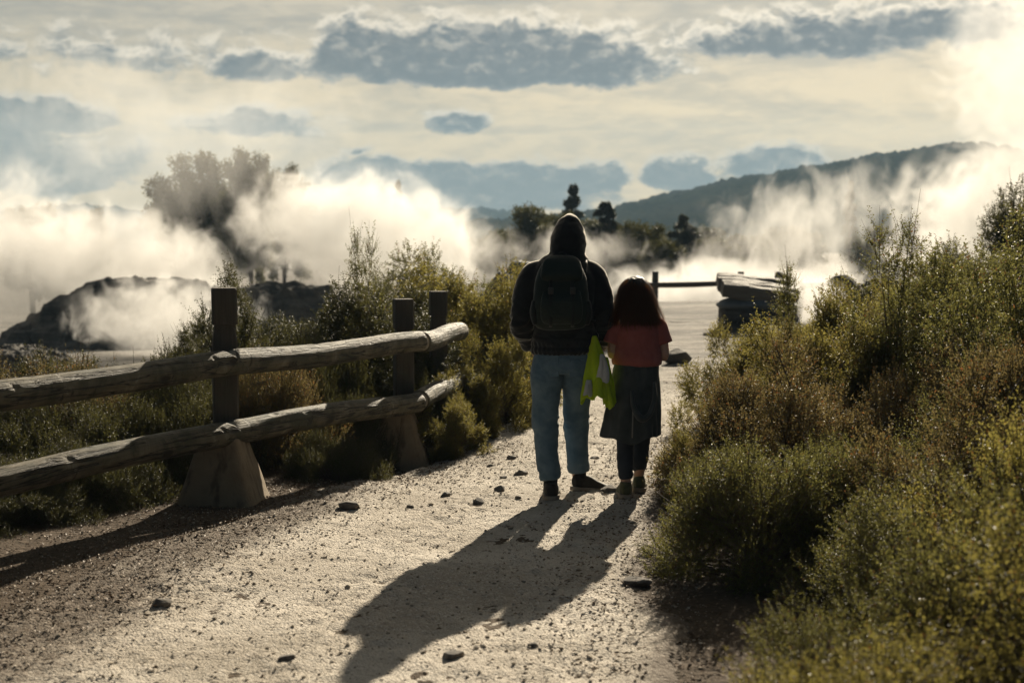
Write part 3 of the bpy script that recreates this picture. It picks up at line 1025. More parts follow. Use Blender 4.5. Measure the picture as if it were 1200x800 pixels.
for k_, (px, py, s_, lab) in enumerate(STN):
    Y = CAMH * FPX / (py - 280); X = (px - 600) / FPX * Y
    boulder('stone', X, Y, (s_ * 1.1, s_ * .85, s_ * .48), lab, 20 + k_, M_stone, 'stone', 'stones lying on the path', .34)


# ------------------------------------------------------------------ people
S_ = 8.87 / FPX


def hand(wrist, fdir, palm_n, side, size=1.0, curl=.6):
    """palm + five separate curled fingers. fdir: wrist->fingers, palm_n: direction the palm faces, side: direction of the thumb"""
    w0 = np.asarray(wrist, float); f = unit(np.asarray(fdir, float)); pn = np.asarray(palm_n, float)
    pn = unit(pn - f * (pn @ f)); s = np.cross(f, pn)
    if s @ np.asarray(side, float) < 0:
        s = -s
    L = .085 * size
    parts = [tube([w0 - f * .02, w0 + f * .02 * size, w0 + f * .06 * size, w0 + f * L], [(.027 * size, .019 * size), (.032 * size, .017 * size), (.040 * size, .015 * size), (.038 * size, .011 * size)], n=14, k=3, ref=s)]
    for k_, (off, ln) in enumerate(((.029, .070), (.010, .078), (-.010, .073), (-.028, .056))):
        p = w0 + f * (L - .012 * size) + s * off * size
        pts = [p]; d = f.copy()
        for q, sg in enumerate((.45, .32, .25)):
            an = curl * (.55 + .55 * q)
            d = f * math.cos(an) + pn * math.sin(an)
            pts.append(pts[-1] + d * ln * sg * size)
        parts.append(tube(pts, [.0088 * size, .0085 * size, .0078 * size, .0065 * size], n=10, k=3, ref=s, dome=.8))
    p = w0 + f * .022 * size + s * .026 * size
    d1 = unit(s * .75 + f * .6 + pn * .25); d2 = unit(s * .2 + f * .75 + pn * .6)
    parts.append(tube([p, p + d1 * .038 * size, p + d1 * .038 * size + d2 * .030 * size, p + d1 * .038 * size + d2 * .052 * size], [.013 * size, .0105 * size, .0095 * size, .0075 * size], n=10, k=3, ref=pn, dome=.8))
    return parts


def head_parts(c, s=1.0):
    """head facing +Y; c = centre of the skull"""
    x, y, z = c
    A = lambda dx, dy, dz: (x + dx * s, y + dy * s, z + dz * s)
    P = [ball(A(0, -.008, .02), (.076 * s, .098 * s, .098 * s), 18),
         tube([A(0, .012, .02), A(0, .028, -.03), A(0, .040, -.085), A(0, .046, -.112)], [(.070 * s, .075 * s), (.066 * s, .066 * s), (.047 * s, .048 * s), (.020 * s, .022 * s)], n=18, k=4, dome=.5),
         tube([A(0, .085, .018), A(0, .100, -.010), A(0, .113, -.036), A(0, .098, -.046)], [.010 * s, .011 * s, .015 * s, .010 * s], n=10, k=3, dome=.7),
         ball(A(-.011, .098, -.038), (.009 * s, .010 * s, .008 * s), 8), ball(A(.011, .098, -.038), (.009 * s, .010 * s, .008 * s), 8),
         tube([A(-.024, .080, -.071), A(0, .094, -.067), A(.024, .080, -.071)], [.004 * s, .007 * s, .004 * s], n=8, k=3, ref=(0, 0, 1), dome=.6),
         tube([A(-.022, .080, -.080), A(0, .092, -.082), A(.022, .080, -.080)], [.004 * s, .008 * s, .004 * s], n=8, k=3, ref=(0, 0, 1), dome=.6),
         tube([A(-.052, .070, .026), A(-.030, .087, .032), A(-.010, .089, .026)], [.006 * s, .009 * s, .006 * s], n=8, k=3, ref=(0, 0, 1), dome=.6),
         tube([A(.052, .070, .026), A(.030, .087, .032), A(.010, .089, .026)], [.006 * s, .009 * s, .006 * s], n=8, k=3, ref=(0, 0, 1), dome=.6)]
    for sx in (-1, 1):
        P.append(tube([A(sx * .074, -.005, .028), A(sx * .083, -.014, .012), A(sx * .081, -.010, -.015), A(sx * .073, 0, -.028)], [(.007 * s, .015 * s), (.008 * s, .018 * s), (.008 * s, .014 * s), (.006 * s, .009 * s)], n=10, k=3, ref=(1, 0, 0), dome=.6))
    return P


def eyes(parent, c, s):
    for sx in (-1, 1):
        v, f = ball((0, 0, 0), .0118 * s, 12)
        obj('eye', raw_mesh('eye', v, f), parent, M_eye, (c[0] + sx * .032 * s, c[1] + .0745 * s, c[2] + .010 * s))


def shoe(parent, heel, yaw, pitch, L, m, mname='shoe', wid=1.0):
    """shoe with the heel at `heel`, pointing +Y turned by yaw (clockwise), lifted at the heel by pitch"""
    W = .048 * wid
    pts = [(0, -.005, .055), (0, .03, .060), (0, L * .32, .058), (0, L * .55, .046), (0, L * .78, .036), (0, L * .95, .032), (0, L, .030)]
    up = tube(pts, [(W * .45, .030), (W * .78, .052), (W * .82, .050), (W * .95, .036), (W * 1.0, .026), (W * .70, .020), (W * .30, .012)], n=20, k=4, exp=2.4)
    ank = tube([(0, .045, .05), (0, .045, .105)], [(W * .70, .050), (W * .72, .052)], n=18, k=1)
    me = fuse([up, ank], .005, 3)
    V_ = verts(me); V_[:, 2] = np.maximum(V_[:, 2], .018); setverts(me, V_)
    th = np.linspace(0, 2 * np.pi, 40, endpoint=False)
    fy = np.linspace(-.012, L + .008, 30)
    ww = W * np.interp(fy / L, [-.05, .0, .1, .35, .72, .9, 1.0, 1.05], [.25, .72, .9, .84, 1.08, .9, .5, .15])
    ring = np.concatenate([np.stack([ww, fy], -1), np.stack([-ww[::-1], fy[::-1]], -1)])
    n = len(ring); Vs = []
    for zz, g_ in ((0, .96), (.006, 1.0), (.022, 1.0), (.027, .95)):
        rise = .012 * sstep(ring[:, 1] / L, .75, 1.05)
        Vs.append(np.stack([ring[:, 0] * g_, L / 2 + (ring[:, 1] - L / 2) * (1 - (1 - g_) * .3), zz + rise], -1))
    Vs = np.concatenate(Vs)
    F = np.array([(a_ * n + b_, a_ * n + (b_ + 1) % n, (a_ + 1) * n + (b_ + 1) % n, (a_ + 1) * n + b_) for a_ in range(3) for b_ in range(n)])
    caps = [np.array([tuple(range(n))[::-1]]), np.array([tuple(3 * n + i_ for i_ in range(n))])]
    o = obj(mname, me, parent, m)
    s = obj('sole', raw_mesh('sole', Vs, [F] + caps), o, M_sole)
    es = s.modifiers.new('e', 'EDGE_SPLIT'); es.split_angle = R(50)
    o.location = heel
    o.rotation_euler = (-pitch, 0, -yaw)
    # laces
    lv = [tube([(-W * .45, L * f_, .098 - .05 * (f_ - .3) / .3), (0, L * f_ + .004, .107 - .05 * (f_ - .3) / .3), (W * .45, L * f_, .098 - .05 * (f_ - .3) / .3)], [.003, .0035, .003], n=6, k=3, ref=(0, 0, 1)) for f_ in (.34, .42, .50, .58)]
    v, f = join(lv); obj('laces', raw_mesh('laces', v, f), o, M_sole)
    return o


# ---------------- the man
mx, my = (657 - 600) * S_, 8.87
man = empty('person', (mx, my, float(height(np.array(mx), np.array(my)))))
tag(man, 'taller person in a black hooded top and blue jeans walking away with a backpack', 'person')
HC = (.040, .02, 1.615)
armL = [(-.165, 0, 1.392), (-.215, -.015, 1.28), (-.238, -.03, 1.13), (-.215, .02, 1.03), (-.172, .065, .935)]
armR = [(.195, 0, 1.392), (.243, -.005, 1.28), (.262, -.01, 1.13), (.262, .055, 1.02), (.243, .115, .945)]
body = [tube([(.02, 0, .86), (.02, 0, .95), (.02, .0, 1.1), (.02, -.005, 1.3), (.02, -.01, 1.41), (.025, 0, 1.46)], [(.165, .105), (.16, .105), (.155, .10), (.18, .115), (.165, .10), (.10, .07)], n=24, k=4, dome=.4),
        tube([(.028, -.005, 1.42), (.033, .0, 1.50), (.038, .012, 1.58)], [.062, .054, .056], n=16, k=4)]
body += head_parts(HC, 1.0)
body += [tube(armL, [.055, .047, .040, .037, .027], n=14, k=4), tube(armR, [.055, .047, .040, .037, .027], n=14, k=4)]
legL = [(-.075, 0, .90), (-.088, .005, .68), (-.088, .015, .46), (-.075, -.02, .27), (-.060, -.03, .07)]
legR = [(.105, 0, .90), (.105, .05, .68), (.102, .125, .47), (.112, .165, .28), (.125, .215, .09)]
body += [tube(legL, [.085, .072, .055, .052, .038], n=16, k=4), tube(legR, [.085, .072, .055, .052, .038], n=16, k=4)]
body += [tube([(-.060, -.03, .09), (-.060, .03, .045), (-.060, .14, .035)], [(.034, .034), (.036, .030), (.034, .018)], n=12, k=3, dome=.6), tube([(.125, .215, .10), (.165, .25, .055), (.235, .31, .04)], [(.034, .034), (.036, .030), (.034, .018)], n=12, k=3, dome=.6)]
body += hand(armR[-1], (-.10, .1, -.98), (-.9, -.1, 0), (0, .9, 0), 1.0, 1.0)
body += hand(armL[-1], (.35, .15, -.9), (.9, 0, .3), (0, .9, 0), 1.0, .35)
bm_ = fuse(body, .0048, 3)
obj('body', bm_, man, M_skin)
eyes(man, HC, 1.0)
hv, hf = tube([(.040, -.02, 1.55), (.040, -.035, 1.63), (.040, -.02, 1.70), (.040, .0, 1.728)], [(.070, .065), (.084, .085), (.074, .088), (.03, .04)], n=20, k=4, dome=.5)
obj('hair', raw_mesh('hair', hv, hf), man, M_haircap)

# hooded top
top = [tube([(.02, 0, .915), (.02, 0, .96), (.02, 0, 1.05), (.018, -.005, 1.18), (.018, -.01, 1.32), (.020, -.012, 1.40), (.026, -.010, 1.465), (.032, -.005, 1.505), (.036, .0, 1.54)],
            [(.196, .142), (.205, .152), (.198, .146), (.200, .146), (.214, .150), (.214, .138), (.165, .112), (.118, .102), (.085, .090)], n=32, k=5, exp=2.2),
       tube([(-.10, 0, 1.425)] + [armL[0], armL[1], armL[2], armL[3], (-.178, .058, .948)], [.072, .086, .081, .070, .062, .050], n=22, k=5),
       tube([(.13, 0, 1.425)] + [armR[0], armR[1], armR[2], armR[3], (.246, .106, .960)], [.072, .086, .081, .068, .062, .050], n=22, k=5),
       tube([(.036, -.01, 1.46), (.042, -.018, 1.54), (.047, -.022, 1.61), (.050, -.024, 1.68), (.052, -.030, 1.735), (.053, -.036, 1.775)],
            [(.098, .108), (.104, .122), (.106, .134), (.088, .120), (.060, .084), (.018, .030)], n=30, k=5, exp=2.1)]
top.append(tube([(-.075, -.02, 1.500), (-.045, -.085, 1.505), (.036, -.125, 1.510), (.118, -.085, 1.505), (.148, -.02, 1.500)], [.022, .026, .028, .026, .022], n=14, k=5, ref=(0, 0, 1), dome=.6))
me = fuse(top, .0075, 5)


def wt_top(P):
    el = np.exp(-((P[:, 2] - 1.1) / .12) ** 2) * (np.abs(P[:, 0] - .02) > .19)
    hem = np.exp(-((P[:, 2] - .99) / .08) ** 2)
    return .35 + 1.2 * el + .8 * hem + .55 * sstep(P[:, 2], 1.48, 1.56)


folds(me, .016, 6.5, (1, 1, 1.9), 3, wt_top)
# hem gather
P = verts(me); N = norms(me)
tor = (P[:, 2] < .99) & (np.abs(P[:, 0] - .02) < .225) & (P[:, 1] < .15)
gth = np.sin(np.arctan2(P[:, 1], P[:, 0] - .02) * 34 + 3 * fbm(P * 20, 2, 4)) * .0025 - .010 * np.exp(-((P[:, 2] - .958) / .010) ** 2)
P += N * (gth * tor)[:, None]
setverts(me, P)
# open the hood towards the face, hollow hem
import bmesh
b_ = bmesh.new(); b_.from_mesh(me)
kill = [f for f in b_.faces if (lambda c: c.z > 1.515 and c.y > .062 + .25 * abs(c.x - .046) - .18 * max(0, c.z - 1.66) and abs(c.x - .045) < .088)(f.calc_center_median())]
bmesh.ops.delete(b_, geom=kill, context='FACES')
b_.to_mesh(me); b_.free()
hood = obj('hooded_top', me, man, M_hoodie)
sol = hood.modifiers.new('thick', 'SOLIDIFY'); sol.thickness = .006; sol.offset = -1
# drawstrings and zip
for sx in (-1, 1):
    v, f = tube([(.045 + sx * .05, .098, 1.50), (.045 + sx * .055, .135, 1.40), (.045 + sx * .052, .150, 1.28)], [.003, .003, .003], n=6, k=4)
    obj('drawstring', raw_mesh('drawstring', v, f), hood, M_white)

# jeans
jl = [(-.072, 0, .90), (-.080, 0, .80), (-.090, .003, .66), (-.092, .012, .47), (-.083, -.012, .28), (-.066, -.028, .128)]
jr = [(.108, 0, .90), (.110, .018, .80), (.108, .055, .66), (.104, .120, .48), (.113, .160, .30), (.126, .208, .150)]
jn = [tube([(.018, 0, .99), (.018, 0, .93), (.018, -.006, .86), (.018, -.004, .80)], [(.165, .115), (.178, .125), (.186, .138), (.178, .128)], n=28, k=4, exp=2.2),
      tube(jl, [.096, (.102, .118), (.090, .102), (.078, .083), (.070, .080), (.060, .070)], n=24, k=6), tube(jr, [.096, (.102, .118), (.090, .102), (.078, .083), (.070, .080), (.062, .072)], n=24, k=6)]
me = fuse(jn, .007, 4)


def wt_j(P):
    kn = np.exp(-((P[:, 2] - .47) / .09) ** 2) + 1.1 * np.exp(-((P[:, 2] - .16) / .08) ** 2) + .9 * np.exp(-((P[:, 2] - .76) / .06) ** 2)
    return .3 + kn


folds(me, .012, 7.5, (1, 1, 1.7), 12, wt_j)
jeans = obj('jeans', me, man, M_denim)
for sx in (-1, 1):
    v, f = box((0, 0, 0), (.058, .004, .066), .003)
    v[:, 2] -= .014 * (1 - np.abs(v[:, 0]) / .058) * (v[:, 2] < 0)
    v[:, 1] += -.10 * (v[:, 0] * sx > 0) * 0
    o = obj('back_pocket', raw_mesh('back_pocket', v, f, smooth=False), jeans, M_denim, (.018 + sx * .088, -.122, .845))
    o.rotation_euler = (R(4), 0, R(16 * sx))
shoe(man, (-.060, -.105, .002), R(3), R(3), .290, M_shoe, wid=1.2)
shoe(man, (.092, .165, .016), R(52), R(8), .290, M_shoe, wid=1.15)

for q_, p_ in (((-.060, -.045, .05), (-.063, -.03, .16)), ((.135, .205, .06), (.127, .21, .18))):
    v, f = tube([q_, ((p_[0] + q_[0]) / 2, (p_[1] + q_[1]) / 2, (p_[2] + q_[2]) / 2), p_], [(.047, .052), (.046, .050), (.047, .052)], n=18, k=3)
    obj('sock', raw_mesh('sock', v, f), man, M_hoodie)

# ---------------- backpack (a thing of its own, worn)
pk = empty('backpack', (mx + .0, my - .15, man.location.z + 1.08))
tag(pk, 'dark green-black backpack worn by the person in jeans', 'backpack')
off = np.array(pk.location) - np.array(man.location)


def pk_part(name, parts, m, fz=None, parent=pk, sh=(0, 0, 0)):
    me = fuse(parts, .006, 3) if fz is None else fz
    V_ = verts(me) - off
    setverts(me, V_)
    return obj(name, me, parent, m)


bag = fuse([tube([(-.004, -.215, 1.10), (-.005, -.222, 1.14), (-.005, -.225, 1.25), (-.005, -.215, 1.38), (-.003, -.205, 1.45), (0, -.195, 1.49)],
                 [(.146, .058), (.162, .072), (.166, .076), (.152, .070), (.128, .060), (.09, .042)], n=30, k=5, exp=3.2, dome=.35)], .007, 4)
folds(bag, .007, 8, (1, 1, 1.3), 31)
pk_part('main_bag', None, M_pack, bag)
fp = fuse([tube([(-.004, -.284, 1.12), (-.004, -.298, 1.16), (-.004, -.300, 1.25), (-.004, -.284, 1.31)], [(.110, .018), (.125, .030), (.122, .030), (.11, .018)], n=26, k=4, exp=3.2, dome=.4)], .006, 3)
folds(fp, .005, 10, (1, 1, 1), 33)
pk_part('front_pocket', None, M_pack, fp)
lid = fuse([tube([(-.003, -.255, 1.37), (-.002, -.262, 1.41), (0, -.225, 1.485), (.0, -.17, 1.505)], [(.115, .030), (.128, .040), (.110, .035), (.07, .02)], n=26, k=4, exp=2.8, dome=.4)], .006, 3)
folds(lid, .005, 9, (1, 1, 1), 35)
pk_part('top_lid', None, M_pack, lid)
for sx in (-1, 1):
    sp = fuse([tube([(sx * .155 - .005, -.215, 1.11), (sx * .165 - .005, -.215, 1.18), (sx * .160 - .005, -.215, 1.25)], [(.018, .055), (.026, .062), (.018, .058)], n=18, k=4, exp=2.6, dome=.4)], .006, 3)
    pk_part('side_pocket', None, M_pack2, sp)
    xs = .02 + sx * .105
    st_v, st_f = tube([(xs * 1.0, -.165, 1.42), (xs + sx * .008, -.112, 1.475), (xs + sx * .012, -.02, 1.500), (xs + sx * .022, .08, 1.455), (xs + sx * .025, .150, 1.35), (xs + sx * .05, .140, 1.22), (xs + sx * .085, .03, 1.13), (xs + sx * .055, -.155, 1.12)],
                      [(.028, .008)] * 5 + [(.018, .005)] * 3, n=14, k=5, exp=2.5)
    pk_part('shoulder_strap', None, M_pack2, raw_mesh('shoulder_strap', st_v, st_f))
    wv_, wf_ = tube([(sx * .062 - .004, -.262, 1.43), (sx * .064 - .004, -.298, 1.36), (sx * .066 - .004, -.330, 1.25), (sx * .066 - .004, -.322, 1.13), (sx * .066 - .004, -.28, 1.095)], [(.010, .002)] * 5, n=10, k=5, exp=3)
    s2 = pk_part('webbing_strap', None, M_pack2, raw_mesh('webbing_strap', wv_, wf_))
    v, f = box((0, 0, 0), (.016, .006, .020), .003)
    o = obj('buckle', raw_mesh('buckle', v, f), s2, M_plastic)
    o.location = Vector((sx * .066 - .004, -.318, 1.315)) - Vector(off)
v, f = tube([(-.03, -.165, 1.500), (-.012, -.172, 1.535), (.016, -.172, 1.535), (.034, -.165, 1.500)], [(.005, .010)] * 4, n=10, k=5, ref=(0, 1, 0))
pk_part('grab_handle', None, M_pack2, raw_mesh('grab_handle', v, f))

# ---------------- lime and white jacket hanging from the man's hand
jk = empty('jacket', (mx + .235, my - .05, man.location.z + .60))
tag(jk, 'lime green and white jacket dangling from the hand between the two people', 'jacket')
offj = np.array(jk.location) - np.array(man.location)


def drape(cx0, cx1, z0, z1, w0, w1, d0, d1, nfold, amp, seed, hem, a0=0.0, a1=2 * np.pi, yb=.06):
    nu, nv = 120, 60
    U_ = np.linspace(a0, a1, nu); Vv_ = np.linspace(0, 1, nv)
    Ug, Vg = np.meshgrid(U_, Vv_)
    prof = Vg ** .75
    wdt = w0 + (w1 - w0) * prof; dp = d0 + (d1 - d0) * prof
    fo = 1 + amp * (np.sin(Ug * nfold + seed + 1.4 * np.sin(Vg * 3 + seed)) * .7 + .8 * (fbm(np.stack([np.cos(Ug) * 1.6, np.sin(Ug) * 1.6, Vg * 2.2], -1), 3, seed) - .5)) * np.clip(Vg * 3, 0, 1)
    X = cx0 + (cx1 - cx0) * Vg + np.cos(Ug) * wdt * fo
    Y = yb + np.sin(Ug) * dp * fo
    Z = z0 + (z1 - z0) * Vg * (1 - hem * (.5 + .5 * np.sin(Ug * 2.0 + seed * 2) * .9 + .25 * np.sin(Ug * 5 + seed)))
    i = np.arange(nv - 1)[:, None] * nu; j = np.arange(nu - 1)[None]
    F = np.stack([i + j, i + nu + j, i + nu + j + 1, i + j + 1], -1).reshape(-1, 4)
    return np.stack([X, Y, Z], -1).reshape(-1, 3), F


def hang(name, m, *a, parent=jk, o_=None, thick=.004, **kw):
    v, f = drape(*a, **kw)
    me = raw_mesh(name, v - (offj if o_ is None else o_), f)
    folds(me, .005, 14, (1, 1, .6), 5)
    o = obj(name, me, parent, m)
    s = o.modifiers.new('t', 'SOLIDIFY'); s.thickness = thick
    return o


sh1 = hang('shell', M_lime, .205, .228, 1.03, .61, .010, .088, .014, .05, 4, .34, 2, .26, yb=-.11)
hang('sleeve', M_lime, .265, .300, .90, .585, .020, .036, .016, .04, 4, .3, 7, .10, yb=-.14)
hang('lining', M_white, .250, .262, .92, .745, .008, .036, .012, .03, 3, .35, 4, .15, yb=-.165)
hang('lining', M_white, .172, .160, .76, .655, .014, .026, .012, .025, 3, .3, 9, .14, yb=-.135)
hang('hem_flap', M_lime, .235, .238, .78, .635, .018, .048, .012, .035, 3, .35, 12, .22, yb=-.17)

# ---------------- the girl
gx, gy = (744 - 600) * S_, 8.87
girl = empty('person', (gx, gy, float(height(np.array(gx), np.array(gy)))))
tag(girl, 'smaller person with long brown hair, red top and grey jacket tied at the waist', 'person')
GC = (.005, .015, 1.275)
aL = [(-.105, 0, 1.085), (-.130, -.012, 1.00), (-.140, -.02, .905), (-.095, .085, .945), (-.045, .175, .985)]
aR = [(.140, 0, 1.085), (.172, -.010, 1.00), (.182, -.018, .890), (.130, .085, .935), (.075, .175, .985)]
gb = [tube([(.018, 0, .72), (.018, 0, .82), (.018, 0, .93), (.018, -.005, 1.04), (.016, -.005, 1.09), (.012, 0, 1.115)], [(.125, .085), (.112, .078), (.104, .075), (.120, .08), (.108, .07), (.065, .05)], n=22, k=4, dome=.4),
      tube([(.012, 0, 1.09), (.008, .004, 1.15), (.005, .012, 1.23)], [.045, .039, .042], n=14, k=4)]
gb += head_parts(GC, .90)
gb += [tube(aL, [.038, .034, .030, .027, .020], n=12, k=4), tube(aR, [.038, .034, .030, .027, .020], n=12, k=4)]
gl_ = [(-.045, 0, .74), (-.052, -.005, .55), (-.055, .0, .37), (-.055, -.015, .22), (-.048, -.02, .06)]
gr_ = [(.070, 0, .74), (.066, .05, .55), (.060, .10, .38), (.052, .125, .23), (.045, .17, .08)]
gb += [tube(gl_, [.068, .056, .044, .040, .029], n=14, k=4), tube(gr_, [.068, .056, .044, .040, .029], n=14, k=4)]
gb += [tube([(-.048, -.02, .07), (-.048, .02, .04), (-.048, .11, .032)], [(.027, .027), (.029, .025), (.028, .015)], n=12, k=3, dome=.6), tube([(.045, .17, .09), (.045, .21, .05), (.045, .30, .042)], [(.027, .027), (.029, .025), (.028, .015)], n=12, k=3, dome=.6)]
gb += hand(aL[-1], (.55, .7, .35), (.6, -.2, .6), (-.2, .2, .9), .82, .8)
gb += hand(aR[-1], (-.55, .7, .35), (-.6, -.2, .6), (.2, .2, .9), .82, .8)
obj('body', fuse(gb, .0042, 3), girl, M_skin)
eyes(girl, GC, .90)
# red top
tp = [tube([(.018, 0, .845), (.018, 0, .885), (.018, 0, .97), (.018, -.004, 1.05), (.016, -.004, 1.09), (.012, 0, 1.128)], [(.150, .112), (.156, .118), (.145, .108), (.140, .10), (.118, .085), (.060, .060)], n=28, k=5, exp=2.3),
      tube([(-.06, 0, 1.085), aL[0], (-.128, -.008, 1.03), (-.146, -.014, .975)], [.050, .057, .058, .058], n=18, k=4), tube([(.09, 0, 1.085), aR[0], (.163, -.006, 1.03), (.183, -.012, .972)], [.050, .057, .058, .058], n=18, k=4)]
me = fuse(tp, .006, 3)
folds(me, .012, 7, (1.4, 1.4, .8), 41, lambda P: .45 + 1.0 * sstep(-P[:, 2], -.98, -.87))
tee = obj('t_shirt', me, girl, M_tee)
# leggings
lg = [tube([(.014, 0, .80), (.014, -.004, .72), (.014, 0, .66)], [(.118, .088), (.122, .096), (.112, .085)], n=22, k=4), tube(gl_[:-1] + [(-.050, -.02, .125)], [.074, .063, .053, .050, .043], n=18, k=5), tube(gr_[:-1] + [(.046, .165, .155)], [.074, .063, .053, .050, .043], n=18, k=5)]
me = fuse(lg, .006, 3)
folds(me, .005, 10, (1, 1, 2.2), 45)
obj('leggings', me, girl, M_legg)
for p_, q_ in (((-.049, -.02, .125), (-.048, -.018, .055)), ((.046, .168, .145), (.045, .175, .075))):
    v, f = tube([q_, ((p_[0] + q_[0]) / 2, (p_[1] + q_[1]) / 2, (p_[2] * .75 + q_[2] * .25))], [(.034, .036), (.033, .034)], n=16, k=3)
    obj('sock', raw_mesh('sock', v, f), girl, M_sock)
shoe(girl, (-.050, -.065, .002), R(-2), R(2), .215, M_shoe2, wid=1.06)
shoe(girl, (.045, .120, .012), R(6), R(6), .215, M_shoe2, wid=1.04)

# grey jacket tied round the waist (a garment she wears)
nu, nv = 160, 70
Ug, Vg = np.meshgrid(np.linspace(R(-232), R(52), nu), np.linspace(0, 1, nv))
wx = np.interp(Vg, [0, .12, .4, .8, 1], [.128, .138, .152, .168, .176])
wy = np.interp(Vg, [0, .12, .4, .8, 1], [.100, .115, .128, .135, .138])
fo = 1 + (.055 * np.sin(Ug * 6 + 1.2 * np.sin(Vg * 2)) + .03 * np.sin(Ug * 13 + 2)) * Vg ** .8 + .05 * (fbm(np.stack([np.cos(Ug) * 2, np.sin(Ug) * 2, Vg * 2], -1), 3, 50) - .5)
hem_ = .385 + .02 * np.sin(Ug * 2 + 1.8) + .012 * np.sin(Ug * 5)
Xs = np.interp(Vg, [0, 1], [.014, -.022]) + np.cos(Ug) * wx * fo
Ysk = np.interp(Vg, [0, 1], [0, .0]) + np.sin(Ug) * wy * fo
Zs = .872 + (hem_ - .872) * Vg
i = np.arange(nv - 1)[:, None] * nu; j = np.arange(nu - 1)[None]
F = np.stack([i + j, i + nu + j, i + nu + j + 1, i + j + 1], -1).reshape(-1, 4)
me = raw_mesh('waist_jacket', np.stack([Xs, Ysk, Zs], -1).reshape(-1, 3), F)
folds(me, .012, 8, (1.2, 1.2, .45), 52)
wj = obj('waist_jacket', me, girl, M_greyj)
s = wj.modifiers.new('t', 'SOLIDIFY'); s.thickness = .005
hd = fuse([tube([(-.030, -.145, .69), (-.018, -.165, .60), (.012, -.172, .535), (.045, -.172, .520), (.085, -.165, .555), (.115, -.145, .66), (.112, -.125, .74)], [(.012, .008), (.022, .014), (.028, .018), (.028, .018), (.026, .016), (.020, .012), (.010, .008)], n=16, k=5, ref=(0, 1, 0), dome=.5)], .005, 3)
folds(hd, .005, 12, (1, 1, 1), 55)
obj('hanging_hood', hd, wj, M_greyj)
v, f = tube([(-.020, -.150, .62), (-.022, -.156, .50), (-.024, -.156, .40)], [(.004, .0025)] * 3, n=8, k=5)
obj('zip', raw_mesh('zip', v, f), wj, M_metal)
kn = [tube([(-.07, .10, .85), (-.02, .125, .84), (.03, .13, .83), (.09, .105, .85)], [.024, .030, .030, .024], n=14, k=4, ref=(0, 0, 1), dome=.5), tube([(.0, .13, .835), (-.03, .15, .72), (-.045, .155, .60)], [.024, .030, .026], n=14, k=4, dome=.5), tube([(.03, .13, .835), (.06, .15, .72), (.07, .155, .61)], [.024, .030, .026], n=14, k=4, dome=.5)]
obj('tied_sleeves', fuse(kn, .006, 4), wj, M_greyj)

# hair: cap plus many strands
rng = np.random.default_rng(77)
cap_ = [tube([(.003, -.045, 1.125), (.003, -.045, 1.19), (.004, -.020, 1.26), (.004, -.006, 1.33), (.003, .002, 1.372), (.002, .004, 1.392)], [(.100, .035), (.094, .058), (.086, .090), (.078, .094), (.052, .066), (.015, .02)], n=26, k=5, dome=.3)]
me = fuse(cap_, .006, 3)
folds(me, .006, 12, (3, 3, .3), 61)
b_ = bmesh.new(); b_.from_mesh(me)
kill = [f for f in b_.faces if (lambda c: c.y > .045 and c.z < 1.335)(f.calc_center_median())]
bmesh.ops.delete(b_, geom=kill, context='FACES')
b_.to_mesh(me); b_.free()
hair = obj('hair', me, girl, M_haircap)
n = 3200
th = np.concatenate([rng.uniform(R(150), R(390), int(n * .72)), rng.uniform(R(175), R(190), n // 7), rng.uniform(R(-12), R(5), n - int(n * .72) - n // 7)])
ph = rng.random(n)
k = 9
tt = np.linspace(0, 1, k)[None]
loose = (rng.random(n) ** 3.5 * .048 + .003)[:, None]
zt = 1.385 - .07 * ph[:, None]
zb = 1.118 + rng.normal(size=(n, 1)) * .022 + .03 * (rng.random((n, 1)) < .1)
Z = zt + (zb - zt) * tt
rx = np.interp(Z, [1.08, 1.12, 1.19, 1.26, 1.33, 1.37, 1.395], [.130, .124, .106, .092, .082, .056, .012])
ry = np.interp(Z, [1.08, 1.12, 1.19, 1.26, 1.33, 1.37, 1.395], [.046, .046, .064, .094, .098, .070, .012])
cyy_ = np.interp(Z, [1.10, 1.19, 1.26, 1.33, 1.39], [-.050, -.047, -.021, -.006, .004])
wav = np.sin(tt * rng.uniform(4, 11, (n, 1)) + rng.uniform(0, 6.28, (n, 1)))
thw = th[:, None] + wav * .05 * tt + .25 * (rng.random((n, 1)) - .5) * tt
X = .003 + np.cos(thw) * (rx + loose * (.3 + tt) + .004 * wav)
Yh = cyy_ + np.sin(thw) * (ry + loose * (.3 + tt) + .004 * wav)
P = np.stack([X, Yh, Z], -1)
wd = .0011
tn = np.stack([-np.sin(thw), np.cos(thw), 0 * thw], -1) * wd
A_, B_ = P - tn, P + tn
Q = np.stack([A_[:, :-1], B_[:, :-1], B_[:, 1:], A_[:, 1:]], 2)
Vh = np.concatenate([A_, B_], 1)
F = np.array([(a_, k + a_, k + a_ + 1, a_ + 1) for a_ in range(k - 1)])
F = (F[None] + (np.arange(n) * 2 * k)[:, None, None]).reshape(-1, 4)
obj('strands', raw_mesh('strands', Vh.reshape(-1, 3), F, smooth=False), hair, M_hair)


